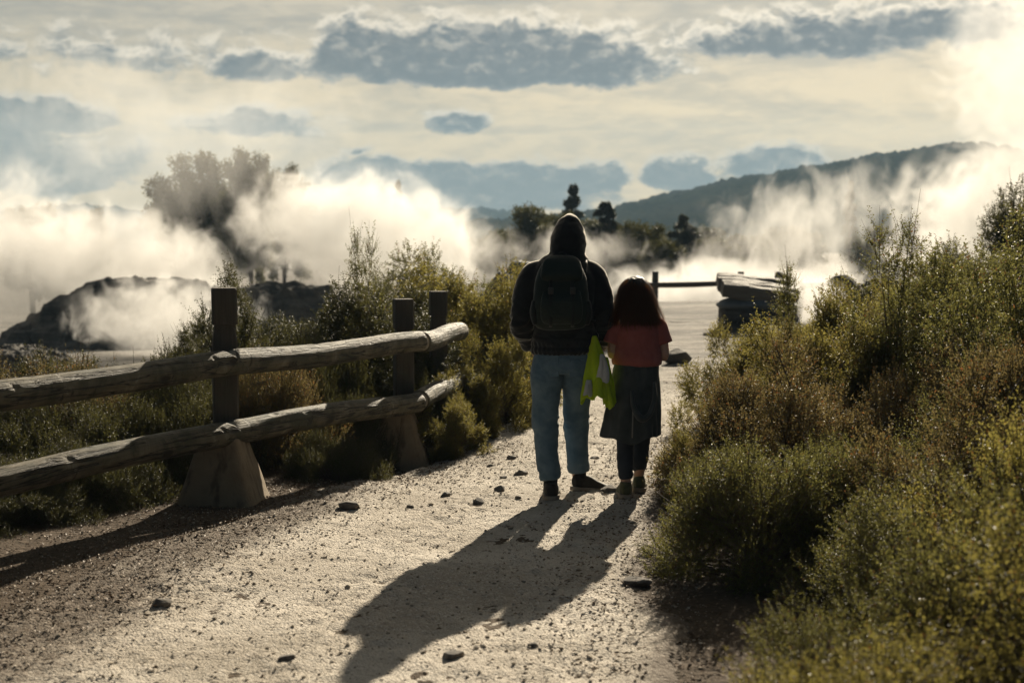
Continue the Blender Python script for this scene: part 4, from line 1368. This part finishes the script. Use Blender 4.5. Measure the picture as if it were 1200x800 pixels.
# ------------------------------------------------------------------ vegetation
def shoots_to_leaves(rng, base, d, ln, per, L, W, curl=.12):
    """leaves spiralling along shoots -> quads array (n*4,3)"""
    nb = len(base)
    t_ = (np.arange(per)[None] + rng.random((nb, per))) / per
    up = np.array([0, 0, 1.0])
    pos = base[:, None] + d[:, None] * (ln[:, None] * t_)[..., None] + up * (curl * ln[:, None] * t_ ** 2)[..., None]
    ang = np.arange(per)[None] * 2.4 + rng.uniform(0, 6.28, (nb, 1))
    a = unit(np.cross(d, np.array([.3, .5, .81]) + 0 * d)); b = np.cross(d, a)
    rad = a[:, None] * np.cos(ang)[..., None] + b[:, None] * np.sin(ang)[..., None]
    ld = unit(d[:, None] * .55 + rad * .8 + rng.normal(size=(nb, per, 3)) * .25)
    sd_ = unit(np.cross(ld, rng.normal(size=(nb, per, 3))))
    nn = np.cross(ld, sd_)
    l = (L * rng.uniform(.6, 1.25, (nb, per)) * (1.05 - .35 * t_))[..., None]
    w_ = l * W
    q = np.stack([pos, pos + ld * l * .5 + sd_ * w_ * .5 + nn * l * .06, pos + ld * l, pos + ld * l * .5 - sd_ * w_ * .5 + nn * l * .06], 2)
    return q.reshape(-1, 3)


def sticks(p, q, r0, r1):
    """thin three-sided twigs from p to q"""
    d = unit(q - p)
    a = unit(np.cross(d, np.array([.31, .52, .79]) + 0 * d)); b = np.cross(d, a)
    Vv = []
    for (c, r) in ((p, r0), (q, r1)):
        for k_ in range(3):
            an = k_ * 2.0944
            Vv.append(c + (a * math.cos(an) + b * math.sin(an)) * np.reshape(r, (-1, 1)))
    Vv = np.stack(Vv, 1).reshape(-1, 3)
    n_ = len(p)
    f = np.array([(0, 1, 4, 3), (1, 2, 5, 4), (2, 0, 3, 5)])
    return Vv, (f[None] + (np.arange(n_) * 6)[:, None, None]).reshape(-1, 4)


def make_shrub(seed, Rr, H, nb, per, L, W, up=.5, shell=.5, lump=.35, shoot=(.10, .28), leggy=0.0, tall=.03, clumps=70, cw=.24, mat_=None):
    rng = np.random.default_rng(seed)
    D = dirs(rng, nb, -.05)
    lum = 1 - lump + lump * 2 * fbm(D * 2.3 + seed, 3, seed)
    rr = lum * (1 - (1 - shell) * rng.random(nb) ** 1.6)
    ncl = 22 if leggy else clumps
    cl = dirs(rng, ncl, .1 if leggy else -.05)
    cl = cl * (1 - lump + lump * 2 * fbm(cl * 2.3 + seed, 3, seed))[:, None] * (1 - (1 - shell) * rng.random((ncl, 1)) ** 1.3)
    pick = rng.integers(0, ncl, nb)
    off_ = dirs(rng, nb) * rng.random((nb, 1)) ** .5 * (.14 if leggy else cw)
    B = (cl[pick] + off_) * np.array([Rr, Rr, H])
    D = unit(unit(cl[pick]) * .5 + unit(off_) * .8)
    B[:, 2] = np.maximum(B[:, 2], .03)
    d = unit(D * .9 + np.array([0, 0, up * .55]) + rng.normal(size=(nb, 3)) * .4)
    ln = rng.uniform(*shoot, nb)
    lg_ = rng.random(nb) < tall
    ln[lg_] *= 1.7
    d[lg_] = unit(d[lg_] + np.array([0, 0, .4]))
    Q = shoots_to_leaves(rng, B, d, ln, per, L, W)
    fol = raw_mesh('foliage', Q, np.arange(len(Q)).reshape(-1, 4), [mat_], smooth=False)
    end = B + d * ln[:, None] * .95 + np.array([0, 0, .25]) * ln[:, None] * .9
    k_ = rng.random(nb) < .5
    v1, f1 = sticks(B[k_], end[k_], np.full(k_.sum(), .0022), np.full(k_.sum(), .0008))
    tg = rng.choice(nb, 28 if nb < 1500 else 90 if not leggy else 120, replace=False)
    root = rng.normal(size=(len(tg), 3)) * np.array([.06, .06, 0]) * Rr
    mid = root + (B[tg] - root) * np.array([.42, .42, .62]) + rng.normal(size=(len(tg), 3)) * .04 * Rr
    v2, f2 = sticks(root, mid, np.full(len(tg), .011 * (1.5 if leggy else 1)), np.full(len(tg), .007))
    v3, f3 = sticks(mid, B[tg], np.full(len(tg), .007), np.full(len(tg), .003))
    tw = rng.choice(nb, 60, replace=False)
    e1 = B[tw] * rng.uniform(.9, 1.12, (60, 1)) + unit(D[tw] + rng.normal(size=(60, 3)) * .5 + np.array([0, 0, .3])) * rng.uniform(.06, .2, (60, 1))
    v4, f4 = sticks(B[tw] * .8, e1, np.full(60, .0035), np.full(60, .0012))
    vs, fs = join([(v1, f1), (v2, f2), (v3, f3), (v4, f4)])
    stem = raw_mesh('stems', vs, fs, [M_stem], smooth=False)
    return fol, stem


KIND = {
    'near': make_shrub(1, .55, .55, 6000, 16, .014, .45, .5, .5, .35, (.05, .12), tall=.04, clumps=80, cw=.2, mat_=M_leaf_gold),
    'near2': make_shrub(2, .6, .7, 6500, 16, .014, .45, .5, .5, .4, (.05, .13), tall=.05, clumps=80, cw=.2, mat_=M_leaf_olive),
    'fine': make_shrub(3, .55, .55, 7000, 16, .012, .5, .3, .55, .3, (.04, .10), tall=.03, clumps=90, cw=.2, mat_=M_leaf_olive),
    'brown': make_shrub(4, .8, .7, 7000, 15, .019, .5, .3, .5, .5, (.06, .13), tall=.03, clumps=48, cw=.2, mat_=M_leaf_brown),
    'gold': make_shrub(5, .7, .85, 6200, 15, .024, .52, .35, .5, .5, (.06, .14), tall=.03, clumps=42, cw=.2, mat_=M_leaf_gold),
    'tall': make_shrub(6, .9, 1.55, 7600, 15, .028, .52, .35, .45, .5, (.07, .16), tall=.03, clumps=52, cw=.18, mat_=M_leaf_olive),
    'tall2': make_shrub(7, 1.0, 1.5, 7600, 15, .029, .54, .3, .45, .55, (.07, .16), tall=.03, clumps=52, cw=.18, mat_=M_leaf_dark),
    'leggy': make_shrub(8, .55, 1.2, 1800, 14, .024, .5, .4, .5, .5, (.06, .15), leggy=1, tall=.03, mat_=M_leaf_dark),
    'wispy': make_shrub(9, .35, 1.55, 1300, 15, .024, .52, .5, .15, .4, (.08, .2), tall=.10, clumps=34, cw=.16, mat_=M_leaf_olive),
    'low': make_shrub(10, .7, .5, 7000, 15, .015, .5, .5, .5, .4, (.05, .12), tall=.04, clumps=90, cw=.2, mat_=M_leaf_brown),
    'lowd': make_shrub(11, .7, .5, 7000, 15, .016, .48, .5, .5, .4, (.05, .12), tall=.04, clumps=90, cw=.2, mat_=M_leaf_dark),  # shade of the brush put into the colour: darker, less translucent leaves
}
BASE = {'near': (.55, .55), 'near2': (.6, .7), 'fine': (.55, .55), 'brown': (.8, .7), 'gold': (.7, .85), 'tall': (.9, 1.55), 'tall2': (1.0, 1.5), 'leggy': (.55, 1.2), 'wispy': (.35, 1.55), 'low': (.7, .5), 'lowd': (.7, .5)}
rs = random.Random(8)


def shrub(kind, X, Y, Rr, H, label, group):
    fol, stem = KIND[kind]
    if label in (A1, A4) and kind != 'wispy':
        f_ = rs.uniform(.78, 1.14); H *= f_; Rr *= rs.uniform(.82, 1.02)
    if kind == 'tall2' and group == GL:
        H *= .66; Rr = max(Rr * 1.15, .85)
    elif kind == 'gold' and group == GL:
        H *= .80; Rr *= 1.1
    elif kind == 'wispy' and group == GL:
        H *= .88
    r0, h0 = BASE[kind]
    o = empty('shrub', (X, Y, float(gz(np.array(X), np.array(Y))) - .03), rs.uniform(0, 6.28))
    o.scale = (Rr / r0, Rr / r0, H / h0)
    link(bpy.data.objects.new('foliage', fol), o)
    link(bpy.data.objects.new('stem', stem), o)
    tag(o, label, 'shrub', group)
    return o


GR, GL = 'shrubs in the bank right of the path', 'shrubs behind the log fence left of the path'
A1 = 'olive shrub lost in the dense bank right of the path'
A2 = 'low shrub in the dark brush behind the log fence'
A3 = 'dark leafy shrub in the thicket behind the fence posts'
A4 = 'tall olive shrub at the right edge of the bank'
for s_ in [
    ('near', 1.02, 3.75, .5, .52, 'out of focus golden-tipped shrub at the bottom right corner of the path', GR),
    ('near', 1.55, 4.0, .6, .68, 'blurred golden shrub filling the bottom right corner', GR),
    ('near2', 1.1, 4.55, .38, .46, 'low golden-tipped shrub at the path edge, nearest the camera but one', GR),
    ('near2', 1.62, 4.75, .5, .72, 'golden shrub with arching shoots below the right edge', GR),
    ('near', 2.1, 5.3, .62, .85, 'sunlit arching shrub at the right edge, above the blurred corner shrub', GR),
    ('near2', 1.75, 5.9, .5, .66, A1, GR),
    ('fine', 1.22, 7.0, .56, .60, 'rounded fine-leaved dark green shrub at the path edge in front of the girl', GR),
    ('fine', 1.75, 7.2, .5, .6, A1, GR),
    ('brown', 2.3, 6.9, .7, .8, 'brownish shrub deep in shade at the right, above the arching shoots', GR),
    ('brown', 1.75, 8.9, .75, .78, 'reddish brown fine-twigged shrub right of the girl\'s legs', GR),
    ('gold', 1.32, 9.4, .34, .46, 'yellow-green bush touching the path beside the girl\'s skirt', GR),
    ('fine', 1.16, 8.45, .24, .32, 'small green bush at the girl\'s right foot', GR),
    ('brown', 2.6, 8.6, .85, .95, A1, GR),
    ('gold', 2.05, 12.2, .50, .74, 'yellow-green leafy bush at the path edge right of the girl', GR),
    ('gold', 2.25, 10.7, .65, .80, 'golden-green shrub above the brown shrub', GR),
    ('brown', 2.9, 11.0, .8, .95, A1, GR),
    ('gold', 2.75, 13.5, .65, .74, A1, GR),
    ('gold', 3.25, 15.5, .7, .62, A1, GR),
    ('tall2', 4.5, 17, .9, .95, A1, GR),
    ('gold', 3.85, 19.5, .8, .42, 'golden shrub in front of the stacked timbers', GR),
    ('brown', 5.2, 19.5, 1.0, .95, A1, GR),
    ('tall2', 6.1, 20, 1.2, 1.2, 'dark green shrub right of the stacked timbers', GR),
    ('gold', 4.2, 15.2, .8, .98, A1, GR),
    ('tall', 3.85, 13.0, .8, 1.22, A1, GR),
    ('tall', 3.3, 10.6, .8, 1.42, 'tallest olive shrub with thin shoots at the right, against the steam', GR),
    ('gold', 2.8, 12.0, .7, .92, A1, GR),
    ('tall', 3.95, 11.4, .9, 1.26, A4, GR),
    ('tall', 3.2, 8.9, .75, 1.26, A4, GR),
    ('near2', 2.55, 7.6, .7, .98, A1, GR),
    ('brown', 2.95, 7.4, .75, 1.1, A1, GR),
    ('tall2', 3.8, 9.7, .9, 1.12, A4, GR),
    ('tall2', 4.7, 12.5, 1.1, 1.2, A4, GR),
    ('tall', 5.3, 15, 1.1, 1.5, A4, GR),
    ('tall2', 6.4, 18, 1.2, 1.6, A4, GR),
    ('wispy', 2.85, 10.6, .36, 1.50, 'slender wispy sapling rising above the right bank, second from left', GR),
    ('wispy', 2.46, 12.4, .26, 1.22, 'short slender sapling above the right bank, farthest left', GR),
    ('wispy', 3.55, 10.2, .45, 1.58, 'slender wispy sapling in front of the big white plume', GR),
    # left of the path, behind the fence
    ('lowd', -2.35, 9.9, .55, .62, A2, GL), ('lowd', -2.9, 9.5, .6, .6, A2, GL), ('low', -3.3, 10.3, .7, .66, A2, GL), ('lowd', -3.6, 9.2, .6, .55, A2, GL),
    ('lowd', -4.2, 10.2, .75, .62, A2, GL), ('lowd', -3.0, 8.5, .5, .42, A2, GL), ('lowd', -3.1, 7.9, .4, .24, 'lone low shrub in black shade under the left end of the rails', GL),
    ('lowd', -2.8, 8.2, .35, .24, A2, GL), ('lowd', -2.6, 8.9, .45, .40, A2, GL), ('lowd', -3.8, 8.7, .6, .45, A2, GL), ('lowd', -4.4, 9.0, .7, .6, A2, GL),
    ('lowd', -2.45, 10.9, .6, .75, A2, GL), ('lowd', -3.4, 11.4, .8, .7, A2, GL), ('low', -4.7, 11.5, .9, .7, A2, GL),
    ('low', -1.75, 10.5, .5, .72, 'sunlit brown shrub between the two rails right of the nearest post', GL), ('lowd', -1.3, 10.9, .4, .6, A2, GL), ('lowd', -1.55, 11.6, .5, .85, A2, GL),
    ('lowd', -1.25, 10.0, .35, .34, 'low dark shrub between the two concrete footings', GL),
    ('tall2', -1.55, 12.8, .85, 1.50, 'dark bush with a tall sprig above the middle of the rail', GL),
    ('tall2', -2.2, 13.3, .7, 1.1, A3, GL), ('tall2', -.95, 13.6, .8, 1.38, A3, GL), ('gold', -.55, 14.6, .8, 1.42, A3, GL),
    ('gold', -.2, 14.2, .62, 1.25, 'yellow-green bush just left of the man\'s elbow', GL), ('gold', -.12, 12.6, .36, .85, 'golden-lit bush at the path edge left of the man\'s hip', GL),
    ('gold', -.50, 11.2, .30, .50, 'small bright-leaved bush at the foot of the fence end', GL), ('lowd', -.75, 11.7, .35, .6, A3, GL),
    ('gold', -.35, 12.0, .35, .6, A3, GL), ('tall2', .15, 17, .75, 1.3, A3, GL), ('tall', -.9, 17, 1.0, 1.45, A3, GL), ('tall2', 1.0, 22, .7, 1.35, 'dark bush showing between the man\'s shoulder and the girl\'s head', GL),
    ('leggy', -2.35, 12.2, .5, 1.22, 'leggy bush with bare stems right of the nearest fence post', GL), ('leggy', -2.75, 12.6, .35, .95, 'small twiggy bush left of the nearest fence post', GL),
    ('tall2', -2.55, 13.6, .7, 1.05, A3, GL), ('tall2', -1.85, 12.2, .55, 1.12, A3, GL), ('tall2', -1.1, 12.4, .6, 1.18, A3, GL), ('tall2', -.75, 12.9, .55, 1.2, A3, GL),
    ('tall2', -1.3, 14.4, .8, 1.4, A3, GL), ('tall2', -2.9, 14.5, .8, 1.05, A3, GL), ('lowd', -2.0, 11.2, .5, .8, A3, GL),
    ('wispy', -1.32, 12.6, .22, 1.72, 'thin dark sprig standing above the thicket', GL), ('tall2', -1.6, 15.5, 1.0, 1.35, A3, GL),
]:
    shrub(*s_)


def make_tree(seed, kind, H, Rc, nleaf=5000, L=.16):
    rng = np.random.default_rng(seed)
    tr_v, tr_f = tube([(0, 0, -.5), (.02 * H, 0, H * .3), (0, .02 * H, H * .62), (.01 * H, 0, H * (.9 if kind != 'round' else .75))],
                      [H * .026, H * .02, H * .013, H * .004], n=10, k=4)
    parts = [(tr_v, tr_f)]
    if kind == 'round':
        ncl = 110
        D = dirs(rng, ncl, -.8)
        C = np.array([0, 0, H * .56]) + D * rng.uniform(.35, 1, (ncl, 1)) * np.array([Rc, Rc, H * .44])
        s_ = rng.uniform(.15, .32, ncl) * Rc
        pick = rng.integers(0, ncl, nleaf)
        B = C[pick] + dirs(rng, nleaf) * (s_[pick] * rng.random(nleaf) ** .45)[:, None] * np.array([1, 1, .75])
        p = np.tile(np.array([0, 0, H * .45]), (ncl, 1)) + rng.normal(size=(ncl, 3)) * np.array([.02, .02, .1]) * H
        parts.append(sticks(p, C, np.full(ncl, H * .009), np.full(ncl, H * .003)))
        d = unit(rng.normal(size=(nleaf, 3)) + np.array([0, 0, .3]))
        m_ = M_leaf_far
    else:
        z = (rng.random(nleaf) ** .75)
        nw = 13 if kind == 'conifer' else 26
        nbr = 85 if kind == 'conifer' else 70                     # separate boughs, each of its own length and height
        bz = rng.random(nbr) ** .62; ba = rng.uniform(0, 6.28, nbr); bl = rng.uniform(.45, 1.25, nbr)
        pk_ = rng.integers(0, nbr, nleaf)
        zz = np.clip(bz[pk_] + rng.normal(size=nleaf) * .007, 0, 1)
        rmax = Rc * (1 - zz) ** .62 * bl[pk_] + .05
        rr = rmax * rng.random(nleaf) ** .55
        a = ba[pk_] + rng.normal(size=nleaf) * .09
        zc = H * (.14 + .86 * zz) - rr * .18 + rng.normal(size=nleaf) * H * .006
        B = np.stack([np.cos(a) * rr, np.sin(a) * rr, zc], -1)
        d = unit(np.stack([np.cos(a), np.sin(a), -.15 + .3 * rng.normal(size=nleaf)], -1) + rng.normal(size=(nleaf, 3)) * .3)
        m_ = M_needle
        nl = 70
        zz2 = rng.random(nl); a2 = rng.uniform(0, 6.28, nl)
        p = np.stack([0 * a2, 0 * a2, H * (.14 + .8 * zz2)], -1)
        q = p + np.stack([np.cos(a2), np.sin(a2), -.1 + 0 * a2], -1) * (Rc * (1 - zz2) * .85)[:, None]
        parts.append(sticks(p, q, np.full(nl, H * .004), np.full(nl, H * .0015)))
    Q = shoots_to_leaves(rng, B, d, np.full(nleaf, L * 1.5), 4, L, .5)
    crown = raw_mesh('crown', Q, np.arange(len(Q)).reshape(-1, 4), [m_], smooth=False)
    vs, fs = join(parts)
    return crown, raw_mesh('trunk', vs, fs, [M_trunk], smooth=False)


TR = {k: make_tree(i + 40, kd, 8, rc, nl, L) for i, (k, kd, rc, nl, L) in enumerate((('r1', 'round', 2.9, 13000, .20), ('r2', 'round', 2.3, 11000, .19), ('c1', 'conifer', 2.0, 12000, .12), ('c2', 'conifer', 1.6, 11000, .12), ('s', 'spire', 1.0, 7000, .13)))}


def tree(kind, px, pyt, Y, w_, zb, name, label):
    X = (px - 600) / FPX * Y
    H = CAMH + (280 - pyt) * Y / FPX - zb
    half = w_ / 2 * Y / FPX
    rc = {'r1': 2.9, 'r2': 2.3, 'c1': 2.0, 'c2': 1.6, 's': 1.0}[kind]
    o = empty(name, (X, Y, zb), rs.uniform(0, 6.28))
    o.scale = (half / rc, half / rc, H / 8)
    link(bpy.data.objects.new('crown', TR[kind][0]), o)
    link(bpy.data.objects.new('trunk', TR[kind][1]), o)
    tag(o, label, 'tree', 'trees beyond the steam')


for a_ in [
    ('r1', 238, 176, 70, 128, -2.5, 'broadleaf_tree', 'big round dark tree half hidden in steam at the left'),
    ('r2', 293, 170, 68, 62, -2.5, 'broadleaf_tree', 'dark narrow tree top poking out of the steam beside the big round tree'),
    ('r2', 335, 190, 78, 60, -2.5, 'broadleaf_tree', 'pale veiled tree right of the big round tree'),
    ('s', 467, 214, 95, 20, -2.5, 'cypress_tree', 'small dark spire tree top alone above the steam, left of the man'),
    ('r2', 40, 236, 66, 84, -2.5, 'broadleaf_tree', 'round dark tree in the steam at the far left'),
    ('r2', 108, 240, 72, 50, -2.5, 'broadleaf_tree', 'faint twiggy tree right of the far left tree'),
    ('r1', 618, 238, 62, 100, -2.5, 'broadleaf_tree', 'broad dark tree left of the man\'s hood'),
    ('r2', 585, 268, 55, 50, -2.5, 'broadleaf_tree', 'low dark tree left of the broad tree by the hood'),
    ('s', 671, 219, 75, 40, -2.5, 'cypress_tree', 'pointed spire tree right behind the hood'),
    ('r2', 655, 245, 66, 60, -2.5, 'broadleaf_tree', 'leafy tree right behind the hood'),
    ('c1', 710, 240, 60, 104, -2.5, 'conifer_tree', 'feathery conifer right of the man\'s hood'),
    ('r2', 752, 256, 58, 84, -2.5, 'broadleaf_tree', 'rounded tree between the feathery conifer and the thin dark conifer'),
    ('c2', 800, 254, 57, 84, -2.5, 'conifer_tree', 'dark conifer above the girl\'s right shoulder'),
    ('r2', 838, 274, 56, 64, -2.5, 'broadleaf_tree', 'low dark tree right of the dark conifer, in steam'),
    ('r2', 776, 276, 54, 60, -2.5, 'broadleaf_tree', 'low dark tree left of the dark conifer'),
    ('r1', 690, 255, 80, 120, -2.5, 'broadleaf_tree', 'dark bushy tree between the hood and the feathery conifer'),
    ('r2', 735, 262, 70, 84, -2.5, 'broadleaf_tree', 'dark bushy tree at the foot of the feathery conifer'),
    ('r1', 820, 264, 76, 110, -2.5, 'broadleaf_tree', 'wide low tree spreading behind the dark conifer'),
    ('r2', 866, 272, 68, 76, -2.5, 'broadleaf_tree', 'small dark tree in steam above the stacked timbers'),
    ('c2', 770, 266, 82, 60, -2.5, 'conifer_tree', 'small conifer between the rounded tree and the dark conifer'),
    ('r2', 560, 274, 60, 60, -2.5, 'broadleaf_tree', 'dark tree at the right tip of the left steam bank'),
    ('s', 995, 214, 95, 22, -2.5, 'cypress_tree', 'tall thin dark tree in front of the hill, veiled by steam'),
    ('c2', 1082, 243, 72, 70, -2.5, 'conifer_tree', 'dark cone-shaped tree at the right against the big white plume'),
    ('r2', 925, 262, 75, 80, -2.5, 'broadleaf_tree', 'hazy round tree below the hill, left of the thin dark tree'),
    ('r2', 885, 272, 70, 60, -2.5, 'broadleaf_tree', 'faint round tree in steam left of the hazy round tree'),
    ('r1', 1030, 262, 85, 80, -2.5, 'broadleaf_tree', 'faint broad tree in steam right of the thin dark tree'),
]:
    tree(*a_)


# ------------------------------------------------------------------ steam
def steam_mat(name, dens, nscale, thresh, soft, aniso=.28, stretch=(1, 1, 1), drift=(0, 0, 0)):
    m, t = mat(name)
    tcd = t.n('ShaderNodeTexCoord')
    g = t.n('ShaderNodeNewGeometry')
    wn = t.n('ShaderNodeTexNoise', {'Vector': g.outputs['Position'], 'Scale': nscale * .8, 'Detail': 4.0, 'Roughness': .6})
    wd = t.n('ShaderNodeVectorMath', {0: wn.outputs['Color'], 1: (.5, .5, .5)}, operation='SUBTRACT').outputs[0]
    wd = t.n('ShaderNodeVectorMath', {0: wd, 'Scale': 1.1}, operation='SCALE').outputs[0]
    wo = t.n('ShaderNodeVectorMath', {0: tcd.outputs['Object'], 1: wd}, operation='ADD').outputs[0]
    r0_ = t.n('ShaderNodeVectorMath', {0: tcd.outputs['Object']}, operation='LENGTH').outputs['Value']
    r_ = t.n('ShaderNodeVectorMath', {0: wo}, operation='LENGTH').outputs['Value']
    P_ = t.n('ShaderNodeVectorMath', {0: g.outputs['Position'], 1: stretch}, operation='MULTIPLY').outputs[0]
    P_ = t.n('ShaderNodeVectorMath', {0: P_, 1: drift}, operation='ADD').outputs[0]
    n1 = t.noise(P_, nscale * 1.7, 7, .62, 1.6)
    x = t.m('SUBTRACT', t.m('ADD', t.m('MULTIPLY', n1, 3.4), t.m('MULTIPLY', t.m('SUBTRACT', 1.0, r_), 1.7)), 1.85)
    d = t.m('MULTIPLY', t.ss(x, thresh, thresh + soft), dens)
    d = t.m('MULTIPLY', d, t.ss(r0_, 1.0, .75))
    v = t.n('ShaderNodeVolumePrincipled', {'Color': (.97, .965, .95, 1), 'Density': d, 'Anisotropy': aniso})
    finish(t, None, vol=v.outputs[0])
    m.cycles.volume_sampling = 'MULTIPLE_IMPORTANCE'
    m.cycles.volume_step_rate = .3
    return m


def steam(px0, py0, px1, py1, Y, dpt, tilt, label, **kw):
    """an ellipsoid of steam that fills a box of the photograph at distance Y"""
    a, b = rpt(px0, py1, Y), rpt(px1, py0, Y)
    c_ = (a + b) / 2
    v, f = ball((0, 0, 0), (1, 1, 1), 22)
    o = obj('steam_plume', raw_mesh('steam_plume', v, f))
    o.location = c_
    o.scale = ((b[0] - a[0]) / 2, dpt / 2, (b[2] - a[2]) / 2)
    o.rotation_euler = (0, R(tilt), 0)
    o.data.materials.append(steam_mat('steam', **kw))
    tag(o, label, 'steam', 'steam plumes over the hot pools', 'stuff')
    return o


steam(235, 182, 640, 375, 50, 9, 10, 'white steam bank drifting left from behind the thicket', dens=.5, nscale=.38, thresh=.2, soft=.65)
steam(-60, 222, 345, 395, 47, 8, 12, 'bright white steam billow behind the nearest fence post', dens=.5, nscale=.42, thresh=.25, soft=.65)
steam(-260, 150, 220, 440, 44, 8, 10, 'steam over the dark mound at the far left', dens=.35, nscale=.42, thresh=.3, soft=.6)
steam(40, 300, 350, 460, 36, 4, 0, 'thin low steam in front of the dark mound', dens=.65, nscale=.6, thresh=.35, soft=.6)
steam(-160, 30, 520, 300, 58, 10, 0, 'thin veil of steam rising over the big round tree', dens=.05, nscale=.3, thresh=.2, soft=.7, stretch=(1, 1, .6))
steam(660, 292, 1090, 390, 46, 8, 0, 'white steam along the ground behind the far fence', dens=.6, nscale=.5, thresh=.15, soft=.65)
steam(740, 165, 1120, 380, 50, 7, -25, 'steam wisps rising in front of the hill', dens=.30, nscale=.48, thresh=.50, soft=.55, stretch=(1, 1, .6))
steam(1000, 130, 1420, 420, 44, 9, 0, 'broad bright foot of the steam column at the right', dens=.55, nscale=.34, thresh=.05, soft=.65)
steam(1030, -90, 1440, 280, 44.5, 9, 20, 'tall bright steam column at the right edge', dens=.20, nscale=.36, thresh=.25, soft=.65)
steam(890, 306, 1005, 410, 27.5, 1.4, 0, 'small puff of steam right of the stacked timbers', dens=2.0, nscale=1.2, thresh=.15, soft=.6)
steam(550, 255, 780, 340, 40, 5, 0, 'steam puff behind the hooded man', dens=.28, nscale=.6, thresh=.4, soft=.6)
